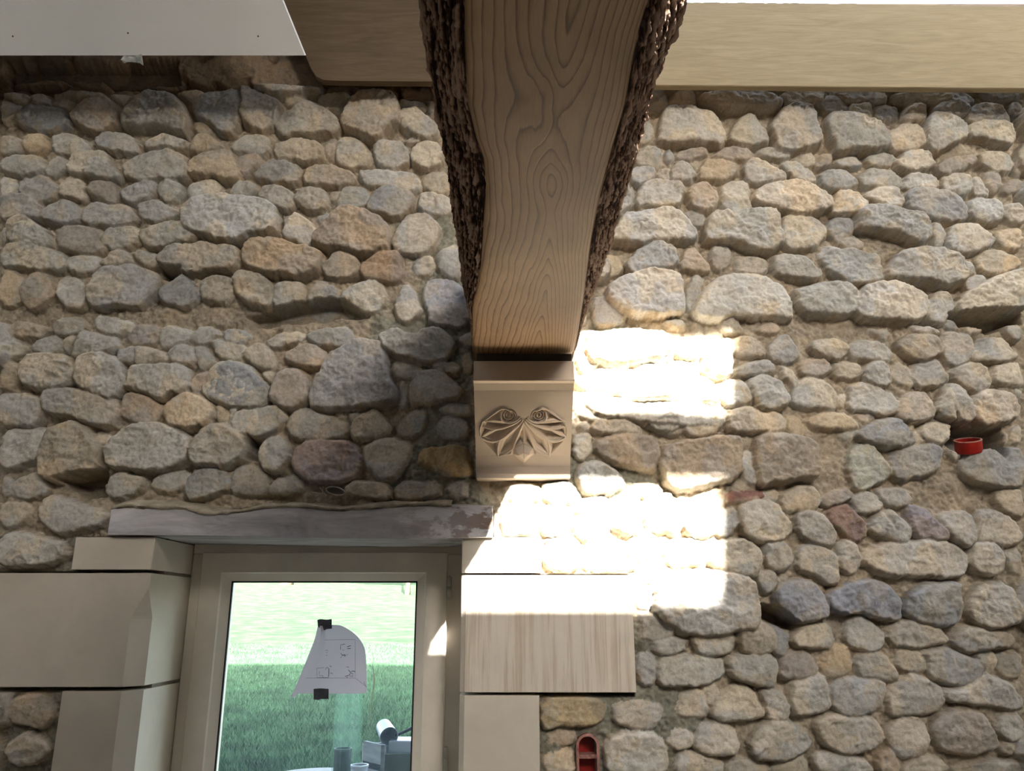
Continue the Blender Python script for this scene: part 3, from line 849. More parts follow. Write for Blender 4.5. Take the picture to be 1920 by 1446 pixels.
def lay(P, seed, coarse=False, flat=0, over=None):
    global H, C
    r = random.Random(seed)
    P = np.array(chaikin(P, 1)); x0, z0 = P.min(0)-.02; x1, z1 = P.max(0)+.02
    i0, i1 = np.searchsorted(gz, [z0, z1]); j0, j1 = np.searchsorted(gx, [x0, x1])
    if i1-i0 < 2 or j1-j0 < 2: return
    s = (slice(i0, i1), slice(j0, j1)); xs, zs = wx[s], wz[s]
    d = polydist(P, xs, zs)+.0066
    inr = max(d.max(), .004); area = (x1-x0-.04)*(z1-z0-.04); sz = math.sqrt(max(area, 1e-4))
    Hm = min(.062, max(.026, .021+.265*sz))*r.uniform(.82, 1.2)
    cx, cz = P.mean(0); R = np.where(zs < cz, .0105, .015)*r.uniform(.75, 1.2); R = np.minimum(R, inr*.7)
    e = np.clip(d/R, 0, 1); prof = (1-(1-e)**2.2)**.7
    u = (xs-cx)/(sz*.5); v_ = (zs-cz)/(sz*.5)
    top = np.full(xs.shape, Hm)
    for k in range(4):
        th = r.uniform(0, 2*pi); sl = r.uniform(.02, .26); off = r.uniform(.0, .16)
        top = np.minimum(top, Hm*(1+off-sl*(u*cos(th)+v_*sin(th))))
    top = np.minimum(top, Hm*(1.10-.16*v_))
    f = fbm(xs*30+seed*3.7, zs*30+seed*1.3, 4, 80)*.15+fbm(xs*95+seed, zs*95, 3, 90, .6)*.06
    ridg = 1-abs(fbm(xs*24+seed*2.1, zs*34+seed, 3, 99))*2.2
    h = top*prof*(1+f*1.0)+(ridg-.8)*.003*prof-.004
    h = np.where(d > 0, h, -1)
    better = h > H[s]
    cb = np.array(PAL[r.randrange(len(PAL))])*r.uniform(.88, 1.12)
    t = r.random()
    if over is not None: cb = np.array(over); t = 1
    if t < .13: cb = cb*np.array([.93,.96,1.02])*.90
    elif t < .25: cb = cb*np.array([1.05,.96,.84])*.95
    elif t < .33: cb = cb*np.array([1.0,.92,.88])*.88
    st = np.clip(fbm(xs*14+seed*5, zs*14, 4, 120)*3, -1, 1)[..., None]
    cc = cb*(1+.10*st)*np.where(st > .25, [1.05,.97,.84], [1, 1, 1])
    # mortar colour blended in at the stone edges, wider on the lower half
    sw = np.where(zs < cz, .019, .009); edge_blend = np.clip((sw-d)/sw*1.4, 0, 1)*np.clip(fbm(xs*50, zs*50, 3, 130)*3+.35, 0, 1)
    cc = cc*(1-edge_blend[..., None])+edge_blend[..., None]*mort*1.08
    H[s] = np.where(better, h, H[s]); C[s] = np.where(better[..., None], cc, C[s])
for i, P in enumerate(STONES):
    ov = None; PP = np.array(P)
    for (ox_, oy_), cc_ in OVR.items():
        if polydist(PP, np.array([float(ox_)]), np.array([float(oy_)]))[0] > 0: ov = cc_
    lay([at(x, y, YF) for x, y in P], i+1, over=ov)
# the same rubble carried on beyond the photographed part
z = .02; sd = 2000
while z < 3.25:
    hh = random.uniform(.075, .15); x = -2.98+random.uniform(0, .1)
    while x < 2.98:
        ww = random.uniform(.08, .24); cxp, czp = x+ww/2, z+hh/2
        px, py = proj(cxp, YF, czp)
        inside = -45 < px < 1965 and 128 < py < 1478 and not (165 < py < 660 and np.interp(py, [150, 650], [862, 925]) < px < np.interp(py, [150, 650], [1185, 1060]))
        if not inside:
            r = lambda: random.uniform(-.12, .12); c = .2
            P = [(c, 0), (.6, 0), (1-c, 0), (1, c), (1, 1-c), (1-c, 1), (.5, 1), (c, 1), (0, 1-c), (0, c)]
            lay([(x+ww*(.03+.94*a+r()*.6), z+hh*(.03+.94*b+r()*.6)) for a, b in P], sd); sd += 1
        x += ww
    z += hh
# open cavities where mortar is missing
for P, dep in (([(1790,775),(1800,800),(1880,800),(1890,840),(1880,860),(1860,840),(1800,850),(1785,830)], .085),
          ([(1420,1132),(1450,1135),(1500,1172),(1490,1182),(1440,1165)], .06), ([(110,895),(195,880),(190,930),(150,935)], .06),
          ([(298,498),(345,505),(325,525),(300,515)], .05), ([(465,815),(485,825),(480,865),(460,860)], .06),
          ([(600,560),(640,560),(690,590),(560,600),(480,610),(460,590)], .03), ([(1780,590),(1920,585),(1925,600),(1860,620),(1800,610)], .05),
          ([(1470,320),(1482,335),(1545,225),(1535,270),(1545,300),(1537,240)], .0),
          ([(195,790),(240,800),(245,812),(225,815),(195,800)], .0), ([(0,108),(330,112),(330,150),(170,150),(80,140),(0,150)], .03),
          ([(1590,805),(1650,810),(1640,835),(1600,830)], .0), ([(1770,1310),(1800,1320),(1790,1325)], .0)):
    if not dep: continue
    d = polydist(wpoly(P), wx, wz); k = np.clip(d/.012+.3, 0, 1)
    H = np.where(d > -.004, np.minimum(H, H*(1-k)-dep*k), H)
    C = C*(1-.35*k[..., None])  # cavity shade put into the colour as well as the depth
# beds for the dressed blocks, the lintel, the corbel and the beam
XL, XR = at(288, 1040, YF)[0], at(866, 1040, YF)[0]
ZLB, ZLT = at(600, 1006, -.05)[1], at(600, 950, -.05)[1]
def rect(px0, py0, px1, py1, Y=YF):
    a = at(px0, (py0+py1)/2, Y)[0]; b_ = at(px1, (py0+py1)/2, Y)[0]
    return a, b_, at(0, py1, Y)[1], at(0, py0, Y)[1]
BL = {'A': rect(140, 1007, 288, 1068), 'B': rect(-260, 1075, 288, 1288), 'C': rect(100, 1296, 288, 1560),
      'D': rect(868, 1010, 1015, 1074), 'E': rect(868, 1079, 1188, 1298), 'G': rect(868, 1304, 1012, 1560)}
for k_ in 'ABC': a = BL[k_]; BL[k_] = (a[0], XL, a[2], a[3])
for k_ in 'DEG': a = BL[k_]; BL[k_] = (XR, a[1], a[2], a[3])
for k_ in 'AD': a = BL[k_]; BL[k_] = (a[0], a[1], a[2], ZLB-.0005)
for (x0, x1, z0, z1) in list(BL.values())+[(XL-.02, XR+.02, .9, ZLB+.02)]:
    ins = (X > x0+.002) & (X < x1-.002) & (Z > z0-.012) & (Z < z1+.004)
    H = np.where(ins, -.055, H)
for P in ([(212,958),(925,958),(925,1005),(206,1000)], [(900,640),(1065,640),(1060,892),(900,892)], [(1086,1386),(1118,1386),(1120,1500),(1084,1500)]):
    d = polydist(wpoly(P), X, Z); H = np.where(d > 0, -.06, H)
H = H+0
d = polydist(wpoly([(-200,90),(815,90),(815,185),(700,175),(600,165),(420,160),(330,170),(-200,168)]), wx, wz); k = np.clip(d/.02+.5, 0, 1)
C = C*(1-k[..., None]*np.array([.45,.56,.66])); H = H-.03*k*(H > -.02)  # browner stone, plus the shade under ceiling and plank painted into it
gr = C.mean(-1, keepdims=True); C = gr+(C-gr)*.84
V = np.stack([X, -H, Z], -1).reshape(-1, 3)
Q = gridq(len(gz), len(gx))
qc = V[Q].mean(1); keep = ~((qc[:, 0] > XL-.004) & (qc[:, 0] < XR+.004) & (qc[:, 2] < ZLB+.01) & (qc[:, 2] > .9))
keep &= ~((qc[:, 2] > 3.2) & (abs(qc[:, 0]) > 9))
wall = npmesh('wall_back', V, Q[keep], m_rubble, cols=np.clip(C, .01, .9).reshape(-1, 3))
tag(wall, 'rough rubble wall of pale limestone fieldstones bedded in sandy mortar', 'wall', kind='structure')
# wall core (outer leaf)
WX0, WX1 = XL-.012, XR+.012
mb = MB(); mb.box(-3.0, WX0, .07, .5, -.2, 3.2); mb.box(WX1, 3.0, .07, .5, -.2, 3.2); mb.box(WX0, WX1, .07, .5, ZLT-.01, 3.2); mb.box(WX0, WX1, .07, .5, -.2, .93)
mb.build('wall_core', m_wallin, wall)

# ------------------------------------------------------------------ dressed quoin blocks
def block(key, mat, side=None, cham=None, y1=.34):
    x0, x1, z0, z1 = BL[key]; y0 = -.034
    zs = np.linspace(z0, z1, 40); V = []; Fc = []
    for z in zs:
        c = cham(z) if cham else .002
        if side == 'R': P = [(x0, y0), (x1-c, y0), (x1, y0+c*1.15), (x1, y1), (x0, y1)]
        elif side == 'L': P = [(x0+c, y0), (x1, y0), (x1, y1), (x0, y1), (x0, y0+c*1.15)]
        V += [(x, y, z) for x, y in P]
    n = 5
    for i in range(len(zs)-1):
        for k in range(n): Fc.append((i*n+k, i*n+(k+1) % n, (i+1)*n+(k+1) % n, (i+1)*n+k))
    Fc.append(tuple(range(n))[::-1]); Fc.append(tuple((len(zs)-1)*n+k for k in range(n)))
    return pymesh('limestone_block', V, Fc, mat, wall)
zs0 = at(270, 1105, YF)[1]; zs1 = at(270, 1158, YF)[1]
block('A', m_lime, 'R')
block('B', m_lime, 'R', lambda z: .002+.032*min(1, max(0, (zs0-z)/(zs0-zs1))))
block('C', m_lime, 'R', lambda z: .034)
block('D', m_lime, 'L'); 
block('E', m_lime_dry, 'L', lambda z: .012*min(1, max(.15, (BL['E'][3]-z)/.04)))
block('G', m_lime, 'L', lambda z: .012)

# ------------------------------------------------------------------ lintel
lx0, lx1 = at(206, 980, -.05)[0], at(924, 980, -.05)[0]
xs = np.linspace(lx0, lx1, 160)
tp = np.interp(xs, [at(p, 980, -.05)[0] for p in (206, 230, 330, 400, 450, 500, 560, 640, 700, 760, 840, 924)],
               [at(0, q, -.05)[1] for q in (953, 949, 953, 963, 960, 951, 949, 957, 952, 947, 946, 948)])
bt = ZLB+(.004*np.sin(xs*5)); rows = []
nz = 16
V = []
tl = np.linspace(0, 1, nz)
for j, t in enumerate(tl):
    zz = bt*(1-t)+tp*t
    V.append(np.stack([xs+.004*fbm(xs*0+t*6, xs*0+3, 2, 3)*(1), -.05-.006*fbm(xs*9, zz*20, 4, 7)+(.008 if j == nz-1 else 0), zz], -1))
V.append(np.stack([xs, np.full_like(xs, -.01), tp+.006], -1)); V.append(np.stack([xs, np.full_like(xs, .30), tp+.006], -1))
V.append(np.stack([xs, np.full_like(xs, .30), bt], -1)); V.append(np.stack([xs, np.full_like(xs, -.046), bt-.001], -1)); V.append(V[0])
nr = len(V); V = np.array(V).reshape(-1, 3); Q = gridq(nr, 160)
lint = npmesh('window_lintel', V, Q, m_lintel, smooth=False)
tag(lint, 'long grey-purple lintel with flaking paint spanning the window opening', 'lintel')
e0 = [i*160 for i in range(nr-1)]; e1 = [i*160+159 for i in range(nr-1)]
pymesh('end_face', V, [tuple(e0), tuple(e1[::-1])], m_lintel, lint)
# mortar dust lying along the lintel's upper edge
V = []; xs2 = np.linspace(lx0+.01, lx1-.1, 200); t2 = np.interp(xs2, xs, tp)
hgt = .012+.016*np.clip(fbm(xs2*5, xs2*0, 3, 9)+.5, 0, 1)
for k, (yy, zz) in enumerate([(-.045, -.004), (-.056, .000), (-.053, .006), (-.044, .4), (-.030, .8), (.0, 1.0)]):
    f = fbm(xs2*30, xs2*0+k*3, 4, 19)*.008
    V.append(np.stack([xs2, yy+f*.6+0*xs2, t2+(zz if k < 3 else hgt*zz)+f], -1))
npmesh('mortar_ledge', np.array(V).reshape(-1, 3), gridq(6, 200), m_dust, lint)

mb = MB(); c_ = at(628, 921, -.04)
P = [(c_[0]+.026*cos(t)*(1 if cos(t) > 0 else .8), -.045-.003*sin(2*t), c_[1]+.0095*sin(t)-.004*cos(t)) for t in np.linspace(0, 2*pi, 25)]
mb.tube(P, .0013, 6, False)
for a, b_ in (((583,923),(606,926)), ((600,915),(612,930)), ((606,912),(604,926)), ((590,930),(606,924))): 
    p, q = at(*a, -.045), at(*b_, -.045); mb.tube([(p[0], -.045, p[1]), (q[0], -.045, q[1])], .0012, 6)
scr = mb.build('dried_husk', simple('pale_dry_husk', (.45,.41,.36), .8, .2, 60, .2)); tag(scr, 'small pale dried husk lodged in the dark joint above the lintel', 'husk')
mb = MB(); mb.poly([(c_[0]+.02*cos(t), -.043-.004*cos(t), c_[1]+.007*sin(t)-.003*cos(t)) for t in np.linspace(0, 2*pi, 14)[:-1]], [tuple(range(13))]); mb.build('dark_membrane', m_dark, scr)
# ------------------------------------------------------------------ window
YW = .20
sx0, sz1 = at(380, 1036, YW); sx1 = at(840, 1036, YW)[0]
g0 = at(435, 1090, YW+.02); g1 = at(783, 1090, YW+.02); sz0 = .99
win = MB(); fz1 = ZLB+.005; fx0, fx1 = XL+.001, XR-.001
win.box(fx0, sx0+.004, YW+.012, YW+.07, sz0+.006, sz1-.004); win.box(sx1-.004, fx1, YW+.012, YW+.07, sz0+.006, sz1-.004)
win.box(fx0, fx1, YW+.012, YW+.07, sz1-.004, fz1); win.box(fx0, fx1, YW+.012, YW+.07, sz0-.05, sz0+.006)
win_o = win.build('window_1', m_paint, bevel=.003)
tag(win_o, 'cream painted window frame set back in the stone opening', 'window', kind='structure')
def ringframe(x0, x1, z0, z1, prof):
    """prof: list of (inset, y) loops"""
    V = []; Fc = []
    for ins, y in prof: V += [(x0+ins, y, z0+ins), (x1-ins, y, z0+ins), (x1-ins, y, z1-ins), (x0+ins, y, z1-ins)]
    for i in range(len(prof)-1):
        for k in range(4): Fc.append((i*4+k, i*4+(k+1) % 4, (i+1)*4+(k+1) % 4, (i+1)*4+k))
    return V, Fc
gx0, gx1, gz1 = g0[0], g1[0], g0[1]; gz0 = sz0+.055
ML, MR, MT = gx0-sx0, sx1-gx1, sz1-gz1
def ring4(prof):
    V = []; Fc = []
    for t, y in prof: V += [(sx0+ML*t, y, sz0+.055*t), (sx1-MR*t, y, sz0+.055*t), (sx1-MR*t, y, sz1-MT*t), (sx0+ML*t, y, sz1-MT*t)]
    for i in range(len(prof)-1):
        for k in range(4): Fc.append((i*4+k, i*4+(k+1) % 4, (i+1)*4+(k+1) % 4, (i+1)*4+k))
    return V, Fc
V, Fc = ring4([(0, YW+.05), (0, YW+.003), (.03, YW), (.70, YW), (.74, YW+.004), (.97, YW+.016), (1.0, YW+.018), (1.0, YW+.05)])
sash = pymesh('sash', V, Fc, m_paint, win_o)
mb = MB(); 
for (a, b_, c, d_) in ((gx0-.001, gx0+.004, gz0, gz1), (gx1-.004, gx1+.001, gz0, gz1), (gx0, gx1, gz1-.004, gz1+.001), (gx0, gx1, gz0-.001, gz0+.004)):
    mb.box(a, b_, YW+.018, YW+.024, c, d_)
mb.build('glazing_seal', m_seal, sash)
pymesh('glass_pane', [(gx0, YW+.025, gz0), (gx1, YW+.025, gz0), (gx1, YW+.025, gz1), (gx0, YW+.025, gz1)], [(0, 1, 2, 3)], m_pane, sash)
for (a, b_) in (((846, 1082), (844, 1120)), ((832, 1402), (829, 1446))):
    p0 = at(*a, YW-.012); p1 = at(*b_, YW-.012); zz1 = p0[1]; zz0 = p1[1]; x = sx1+.006
    hb = MB(); hb.tube([(x, YW-.006, zz0), (x, YW-.006, (zz0+zz1)/2-.0008)], .0058); hb.tube([(x, YW-.006, (zz0+zz1)/2+.0008), (x, YW-.006, zz1)], .0058)
    hb.tube([(x, YW-.006, zz1), (x, YW-.006, zz1+.004)], [.004, .002]); hb.box(x-.003, x+.003, YW-.006, YW+.014, zz0, zz1)
    hb.build('hinge', m_hinge, win_o, True)
# sill outside
mb = MB(); mb.box(XL+.001, XR-.001, .272, .56, .90, .94)
tag(mb.build('window_sill', m_lime, win_o, bevel=.004))

# ------------------------------------------------------------------ paper taped to the pane
YP = YW+.022
def smoothcurve(P, n): 
    P = np.array(chaikin(P, 3, False)); d = np.r_[0, np.cumsum(np.linalg.norm(np.diff(P, axis=0), axis=1))]
    t = np.linspace(0, d[-1], n); return np.stack([np.interp(t, d, P[:, 0]), np.interp(t, d, P[:, 1])], -1)
Lc = smoothcurve([(596,1174),(590,1200),(577,1232),(562,1270),(545,1308)], 40)
Rc = smoothcurve([(620,1172),(640,1172),(668,1190),(684,1212),(687,1240),(687,1300)], 40)
nu = 36; V = []
for i in range(40):
    for j in range(nu):
        t = j/(nu-1); p = Lc[i]*(1-t)+Rc[i]*t; s_ = i/39
        p = p+np.array([0, (1300-p[1]) * .0])
        py = p[1]
        if s_ > .96 and t > .06: py = min(py, 1301)
        fold = math.exp(-((t-.20*(1-s_)-.05)/.10)**2)*(1-s_)*.022
        curl = -.004-.020*(1-t)**2*(s_**1.2)-.012*t**6*(1-s_)-fold
        x_, z_ = at(p[0], py, YP+curl); V.append((x_, YP+curl, z_))
V = np.array(V)
paper = npmesh('paper_sheet', V, gridq(40, nu), m_paper)
tag(paper, 'curled sheet of paper with small pen sketches taped to the window pane', 'paper')
def onpaper(px, py, lift=.0012):
    P2 = np.stack(proj(V[:, 0], V[:, 1], V[:, 2]), -1); i = np.argmin((P2[:, 0]-px)**2+(P2[:, 1]-py)**2)
    y = V[i, 1]-lift; x_, z_ = at(px, py, y); return (x_, y, z_)
ink = MB()
def stroke(pts, r=.0005):
    q = []
    for a, b_ in zip(pts[:-1], pts[1:]):
        n = max(1, int(math.hypot(b_[0]-a[0], b_[1]-a[1])/4))
        q += [(a[0]+(b_[0]-a[0])*k/n, a[1]+(b_[1]-a[1])*k/n) for k in range(n)]
    q.append(pts[-1]); ink.tube([onpaper(*p) for p in q], r, 4)
Z5 = lambda L: [(520+a/4.725, 1140+b/4.725) for a, b in L]
for L, r in (([(420,285),(690,280),(690,610)], .0003), ([(250,622),(690,622),(790,700)], .0003),
          ([(560,370),(560,330),(600,320)], .0006), ([(620,345),(650,335)], .0008), ([(620,362),(650,360)], .0008), ([(575,375),(590,372)], .0004),
          ([(560,400),(575,420),(562,445)], .0006), ([(575,420),(600,415),(605,425),(590,428)], .0009), ([(610,418),(625,412)], .0004),
          ([(425,375),(450,380)], .0004), ([(430,395),(445,398)], .0004), ([(430,420),(445,422)], .0004), ([(350,535),(350,618),(455,618)], .0004), ([(350,535),(415,530)], .0004),
          ([(372,560),(372,600),(405,600),(405,618)], .0004), ([(425,545),(440,525),(460,545)], .0006), ([(456,545),(456,610),(450,600)], .0008), ([(465,515),(480,522)], .0006), ([(470,575),(490,585)], .0006),
          ([(610,525),(620,520),(635,530)], .0005), ([(630,550),(650,575),(665,560)], .0008), ([(640,585),(670,582),(668,608),(640,605),(640,585)], .0006), ([(665,560),(690,565)], .0008), ([(600,608),(625,600),(615,620)], .0008), ([(625,600),(640,592)], .0006),
          ([(765,655),(785,700)], .0005)):
    stroke(Z5(L), r)
ink.build('pen_sketch', m_ink, paper)
for P, yy in (([(595,1163),(600,1161),(612,1162),(622,1161),(622,1179),(612,1180),(609,1182),(601,1181),(596,1174)], YP-.012),
          ([(588,1292),(600,1291),(616,1292),(616,1311),(601,1311),(598,1313),(588,1312)], YP-.017)):
    A = [at(x, y, yy) for x, y in P]; n = len(A)
    VV = [(a, yy, c_) for a, c_ in A]+[(a, yy+.0012, c_) for a, c_ in A]
    pymesh('tape_strip', VV, [tuple(range(n))[::-1], tuple(range(n, 2*n))]+[(i, (i+1) % n, n+(i+1) % n, n+i) for i in range(n)], m_tape, paper)
# dried drip on the glass
mb = MB(); mb.tube([(*[at(x, y, YW+.0245)[0]], YW+.0245, at(x, y, YW+.0245)[1]) for x, y in ((699,1222),(699,1240),(700,1258),(702,1275),(701,1290),(697,1310),(696,1340),(696,1380))], [.0003,.0006,.001,.0026,.0016,.0012,.0007,.0004], 6)
mb.build('dried_drip', simple('pale_drip', (.62,.72,.50), .7, .05, 30, 0), sash)

# ------------------------------------------------------------------ corbel
cz = [1.9215,1.9300,1.9320,1.95,1.975,2.001,2.03,2.055,2.085,2.103,2.117]
cy = [-.050,-.051,-.044,-.052,-.070,-.098,-.130,-.158,-.188,-.206,-.226]
ztop = at(980, 675, -.245)[1]; zf0 = at(980, 716, -.232)[1]; zf1 = at(980, 712, -.24)[1]
cxl = -.0945; cxr = .1355
cxl, cxr = (887-960)/1500*1.82*1.0, (1078-960)/1500*1.82*1.0
def carve():
    nzr, nxc = 450, 450
    zz = np.linspace(1.934, zf0-.001, nzr); xx = np.linspace(cxl, cxr, nxc)
    XX, ZZ = np.meshgrid(xx, zz); YY = np.interp(ZZ, cz, cy)
    dy = np.gradient(YY, zz, axis=0); nl = np.sqrt(1+dy**2)
    px, py = proj(XX, YY, ZZ); u = (px-890)*10.326; v = (py-750)*10.33
    h = np.zeros_like(u)
    um = np.where(u > 947, 1894-u, u)
    rec = [[(200,390),(400,260),(450,220),(520,180),(580,195),(500,260),(470,370),(330,372)],
           [(190,420),(400,435),(560,455),(760,440),(620,520),(400,550),(200,505)],
           [(170,530),(310,570),(150,680)],
           [(200,710),(390,590),(560,560),(740,500),(810,460),(640,630),(500,760),(350,765)],
           [(560,770),(700,660),(850,520),(905,460),(820,680),(725,920),(500,1030),(490,1000)],
           [(170,790),(300,820),(425,820),(425,1060),(330,960)],
           [(950,480),(905,560),(800,800),(760,930),(945,840)]]
    for P in rec:
        d = polydist([np.array(p, float) for p in P], um, v); h = h-np.where(d > 0, np.minimum(d*.62, 34), 0)
    ru, rv = um-665, (v-300)/.86; ds = np.hypot(ru, rv); an = np.arctan2(rv, ru)/(2*pi)
    ph = np.abs(((ds/52-an) % 1)-.5)*52; hs = -22+26*np.clip(1-(ph/13)**2, 0, 1)**.7; hs = np.where(ds < 18, -34, hs); k = np.clip((150-ds)/12, 0, 1); h = h*(1-k)+hs*k
    rid = [[(150,420),(300,320),(450,200),(540,165),(620,172),(700,215)],
           [(500,330),(530,410),(680,450),(810,400),(865,340)],
           [(210,405),(380,385),(520,405)],
           [(160,515),(340,565),(520,550),(700,490),(820,425),(890,370)],
           [(150,700),(250,620),(380,575)],
           [(150,730),(280,800),(450,795),(600,700),(740,580),(860,480),(920,400)],
           [(450,1080),(440,930),(475,800)], [(480,1080),(600,1040),(730,940)],
           [(740,930),(820,720),(900,530),(945,430)], [(140,450),(100,560),(115,680)]]
    for P in rid:
        wd = 25; P = chaikin(P, 2, False); d = segdist(P, um, v); h = np.where(d < wd, np.maximum(h, 18*(1-(d/wd)**2)-6+0*h), h)
    dd = polydist([np.array(p, float) for p in [(950,850),(1130,930),(1150,1040),(945,1230),(745,1050),(765,930)]], u, v)
    h = np.where(dd > 0, np.maximum(h, -20)+np.minimum(dd*.55, 56)-10*(abs(u-947) < 6), h)
    dl = polydist([np.array(p, float) for p in [(480,1085),(720,1060),(745,1040),(730,950),(600,1040)]], um, v)
    h = np.where(dl > 0, np.maximum(h, np.minimum(dl*.5, 18)), h)
    h = h*(.00027)
    Vv = np.stack([XX, YY-h/nl, ZZ+dy*h/nl*(1)], -1)
    rel = ((u > 70) & (u < 1825) & (v > 130) & (v < 1260))
    Q = gridq(nzr, nxc); rq = rel.reshape(-1)[Q].all(1)
    return Vv.reshape(-1, 3), Q, rq
VC, QC, rq = carve()
corb = npmesh('stone_corbel', VC, QC[~rq], m_corbel)
tag(corb, 'smooth cream limestone corbel with a carved palmette under the oak beam end', 'corbel')
npmesh('carved_palmette', VC, QC[rq], m_corbel, corb)
# body of the corbel: sides, bottom and back
zz = list(np.linspace(1.9345, zf0-.001, 40)); V = []; Fc = []
for z in zz:
    y = float(np.interp(z, cz, cy)); V += [(cxl, y, z), (cxl, .06, z), (cxr, .06, z), (cxr, y, z)]
for k in (0, 2):
    Vk = [V[i*4+k+q] for i in range(len(zz)) for q in (0, 1)]
    pymesh('corbel_side', Vk, [(i*2, i*2+2, i*2+3, i*2+1) for i in range(len(zz)-1)], m_corbel, corb)
mb = MB(); yt = -.238
mb.box(cxl, cxr, yt, .06, zf1, ztop); mb.build('top_band', m_corbel, corb, bevel=.0015)
mb = MB(); mb.box(cxl+.006, cxr-.004, yt+.012, .02, ztop, 2.1855); mb.build('gap_shade', m_dark, corb)  # dark filler added for the shade in the gap above the corbel
mb = MB(); mb.box(cxl-.001, cxr+.001, yt-.006, .06, zf0-.001, zf1+.001); mb.build('top_fillet', m_corbel, corb, bevel=.002)
mb = MB(); mb.box(cxl, cxr, -.051, .06, 1.9215, 1.9335); mb.build('bottom_fillet', m_corbel, corb, bevel=.003)

# ------------------------------------------------------------------ oak beam
ZB = 2.185; WD = .10
fl = [(871,0),(871,60),(872,110),(878,200),(893,262),(907,300),(912,350),(908,400),(905,450),(902,500),(893,545),(886,580),(886,655)]
fr = [(1216,0),(1198,60),(1188,110),(1172,200),(1152,270),(1138,320),(1128,360),(1119,400),(1109,455),(1100,520),(1094,570),(1086,620),(1077,662)]
sl = [(790,0),(797,80),(803,120),(817,200),(828,262),(838,310),(843,350),(848,400),(858,450),(868,500),(877,545),(883,580),(884,640)]
sr = [(1284,0),(1268,50),(1250,100),(1232,150),(1216,200),(1198,270),(1180,330),(1168,370),(1160,400),(1148,450),(1126,520),(1108,570),(1090,625),(1079,662)]
def edge(P, z): 
    q = np.array([atz(x, y, z) for x, y in P]); o = np.argsort(q[:, 1]); return q[o, 1], q[o, 0]
yl, xl = edge(fl, ZB); yr, xr = edge(fr, ZB)
def edge2(P):   # silhouette points at a height that shrinks to nothing near the wall
    q = []
    for x, y in P:
        k = np.clip((640-y)/140, .12, 1); z = ZB+WD*k; X_, Y_ = atz(x, y, z); q.append((Y_, X_))
    q = np.array(sorted(q)); return q[:, 0], q[:, 1]
ysl, xsl = edge2(sl); ysr, xsr = edge2(sr)
ysr = np.r_[-2.8, -1.62, ysr]; xsr = np.r_[.135, .138, xsr]; yr = np.r_[-2.8, -1.62, yr]; xr = np.r_[.105, .108, xr]
YB0, YB1 = -2.75, .06
Yn = np.unique(np.r_[np.linspace(YB0, -1.45, 220), np.linspace(-1.45, -.2, 700), np.linspace(-.2, YB1, 60)])
FL = np.interp(Yn, yl, xl); FR = np.interp(Yn, yr, xr); SL = np.interp(Yn, ysl, xsl); SR = np.interp(Yn, ysr, xsr)
wig = .006*fbm(Yn*6, Yn*0, 3, 200)*(Yn < -1.4); FL += wig; FR -= wig
zb = ZB+np.where(Yn > -.235, .010, 0)
nf = 150; T = np.linspace(0, 1, nf)[None, :]
XB = FL[:, None]*(1-T)+FR[:, None]*T; YB = np.repeat(Yn[:, None], nf, 1)
ed = np.minimum(T, 1-T)*(FR-FL)[:, None]
ZBm = zb[:, None]+.004*np.exp(-ed/.006)+.0012*fbm(XB*12, YB*5, 3, 210)
# growth-ring field: near-parallel at the sides, nested arches in the middle
pyx, pyy = proj(XB, YB, np.full_like(XB, ZB))
U = (XB-(FL+FR)[:, None]*.5)/((FR-FL)[:, None]*.5)
cen = np.interp(pyy, [0, 200, 300, 450, 560, 660], [.25, .15, .05, .28, .38, .35]); hump = np.interp(pyy, [-2000, 0, 120, 235, 300, 400, 470, 560, 660], [5.0, 4.4, 4.9, 5.2, 5.4, 4.9, 3.6, 1.6, -.6])
Uc = U-cen*(1-abs(U)); 
G = 13*(np.sqrt(Uc**2+.004))**1.25+hump*np.exp(-(Uc/.8)**2)*1.1+1.3*fbm(XB*8, YB*2.4, 3, 220)+.35*fbm(XB*40, YB*8, 3, 230)
kn = np.exp(-(((pyx-1022)/58)**2+((pyy-205)/80)**2)); G = G+kn*2.6*(1+.5*fbm(XB*20, YB*10, 2, 240))-1.6*np.exp(-(((pyx-1035)/40)**2+((pyy-345)/40)**2))
Vb = np.stack([XB, YB, ZBm], -1)
beam = npmesh('oak_beam', Vb.reshape(-1, 3), gridq(len(Yn), nf)[:, ::-1], m_oak, attr={'grain': G.ravel()})
tag(beam, 'big sanded oak beam with dark rough bark edges running overhead into the stone wall', 'beam')
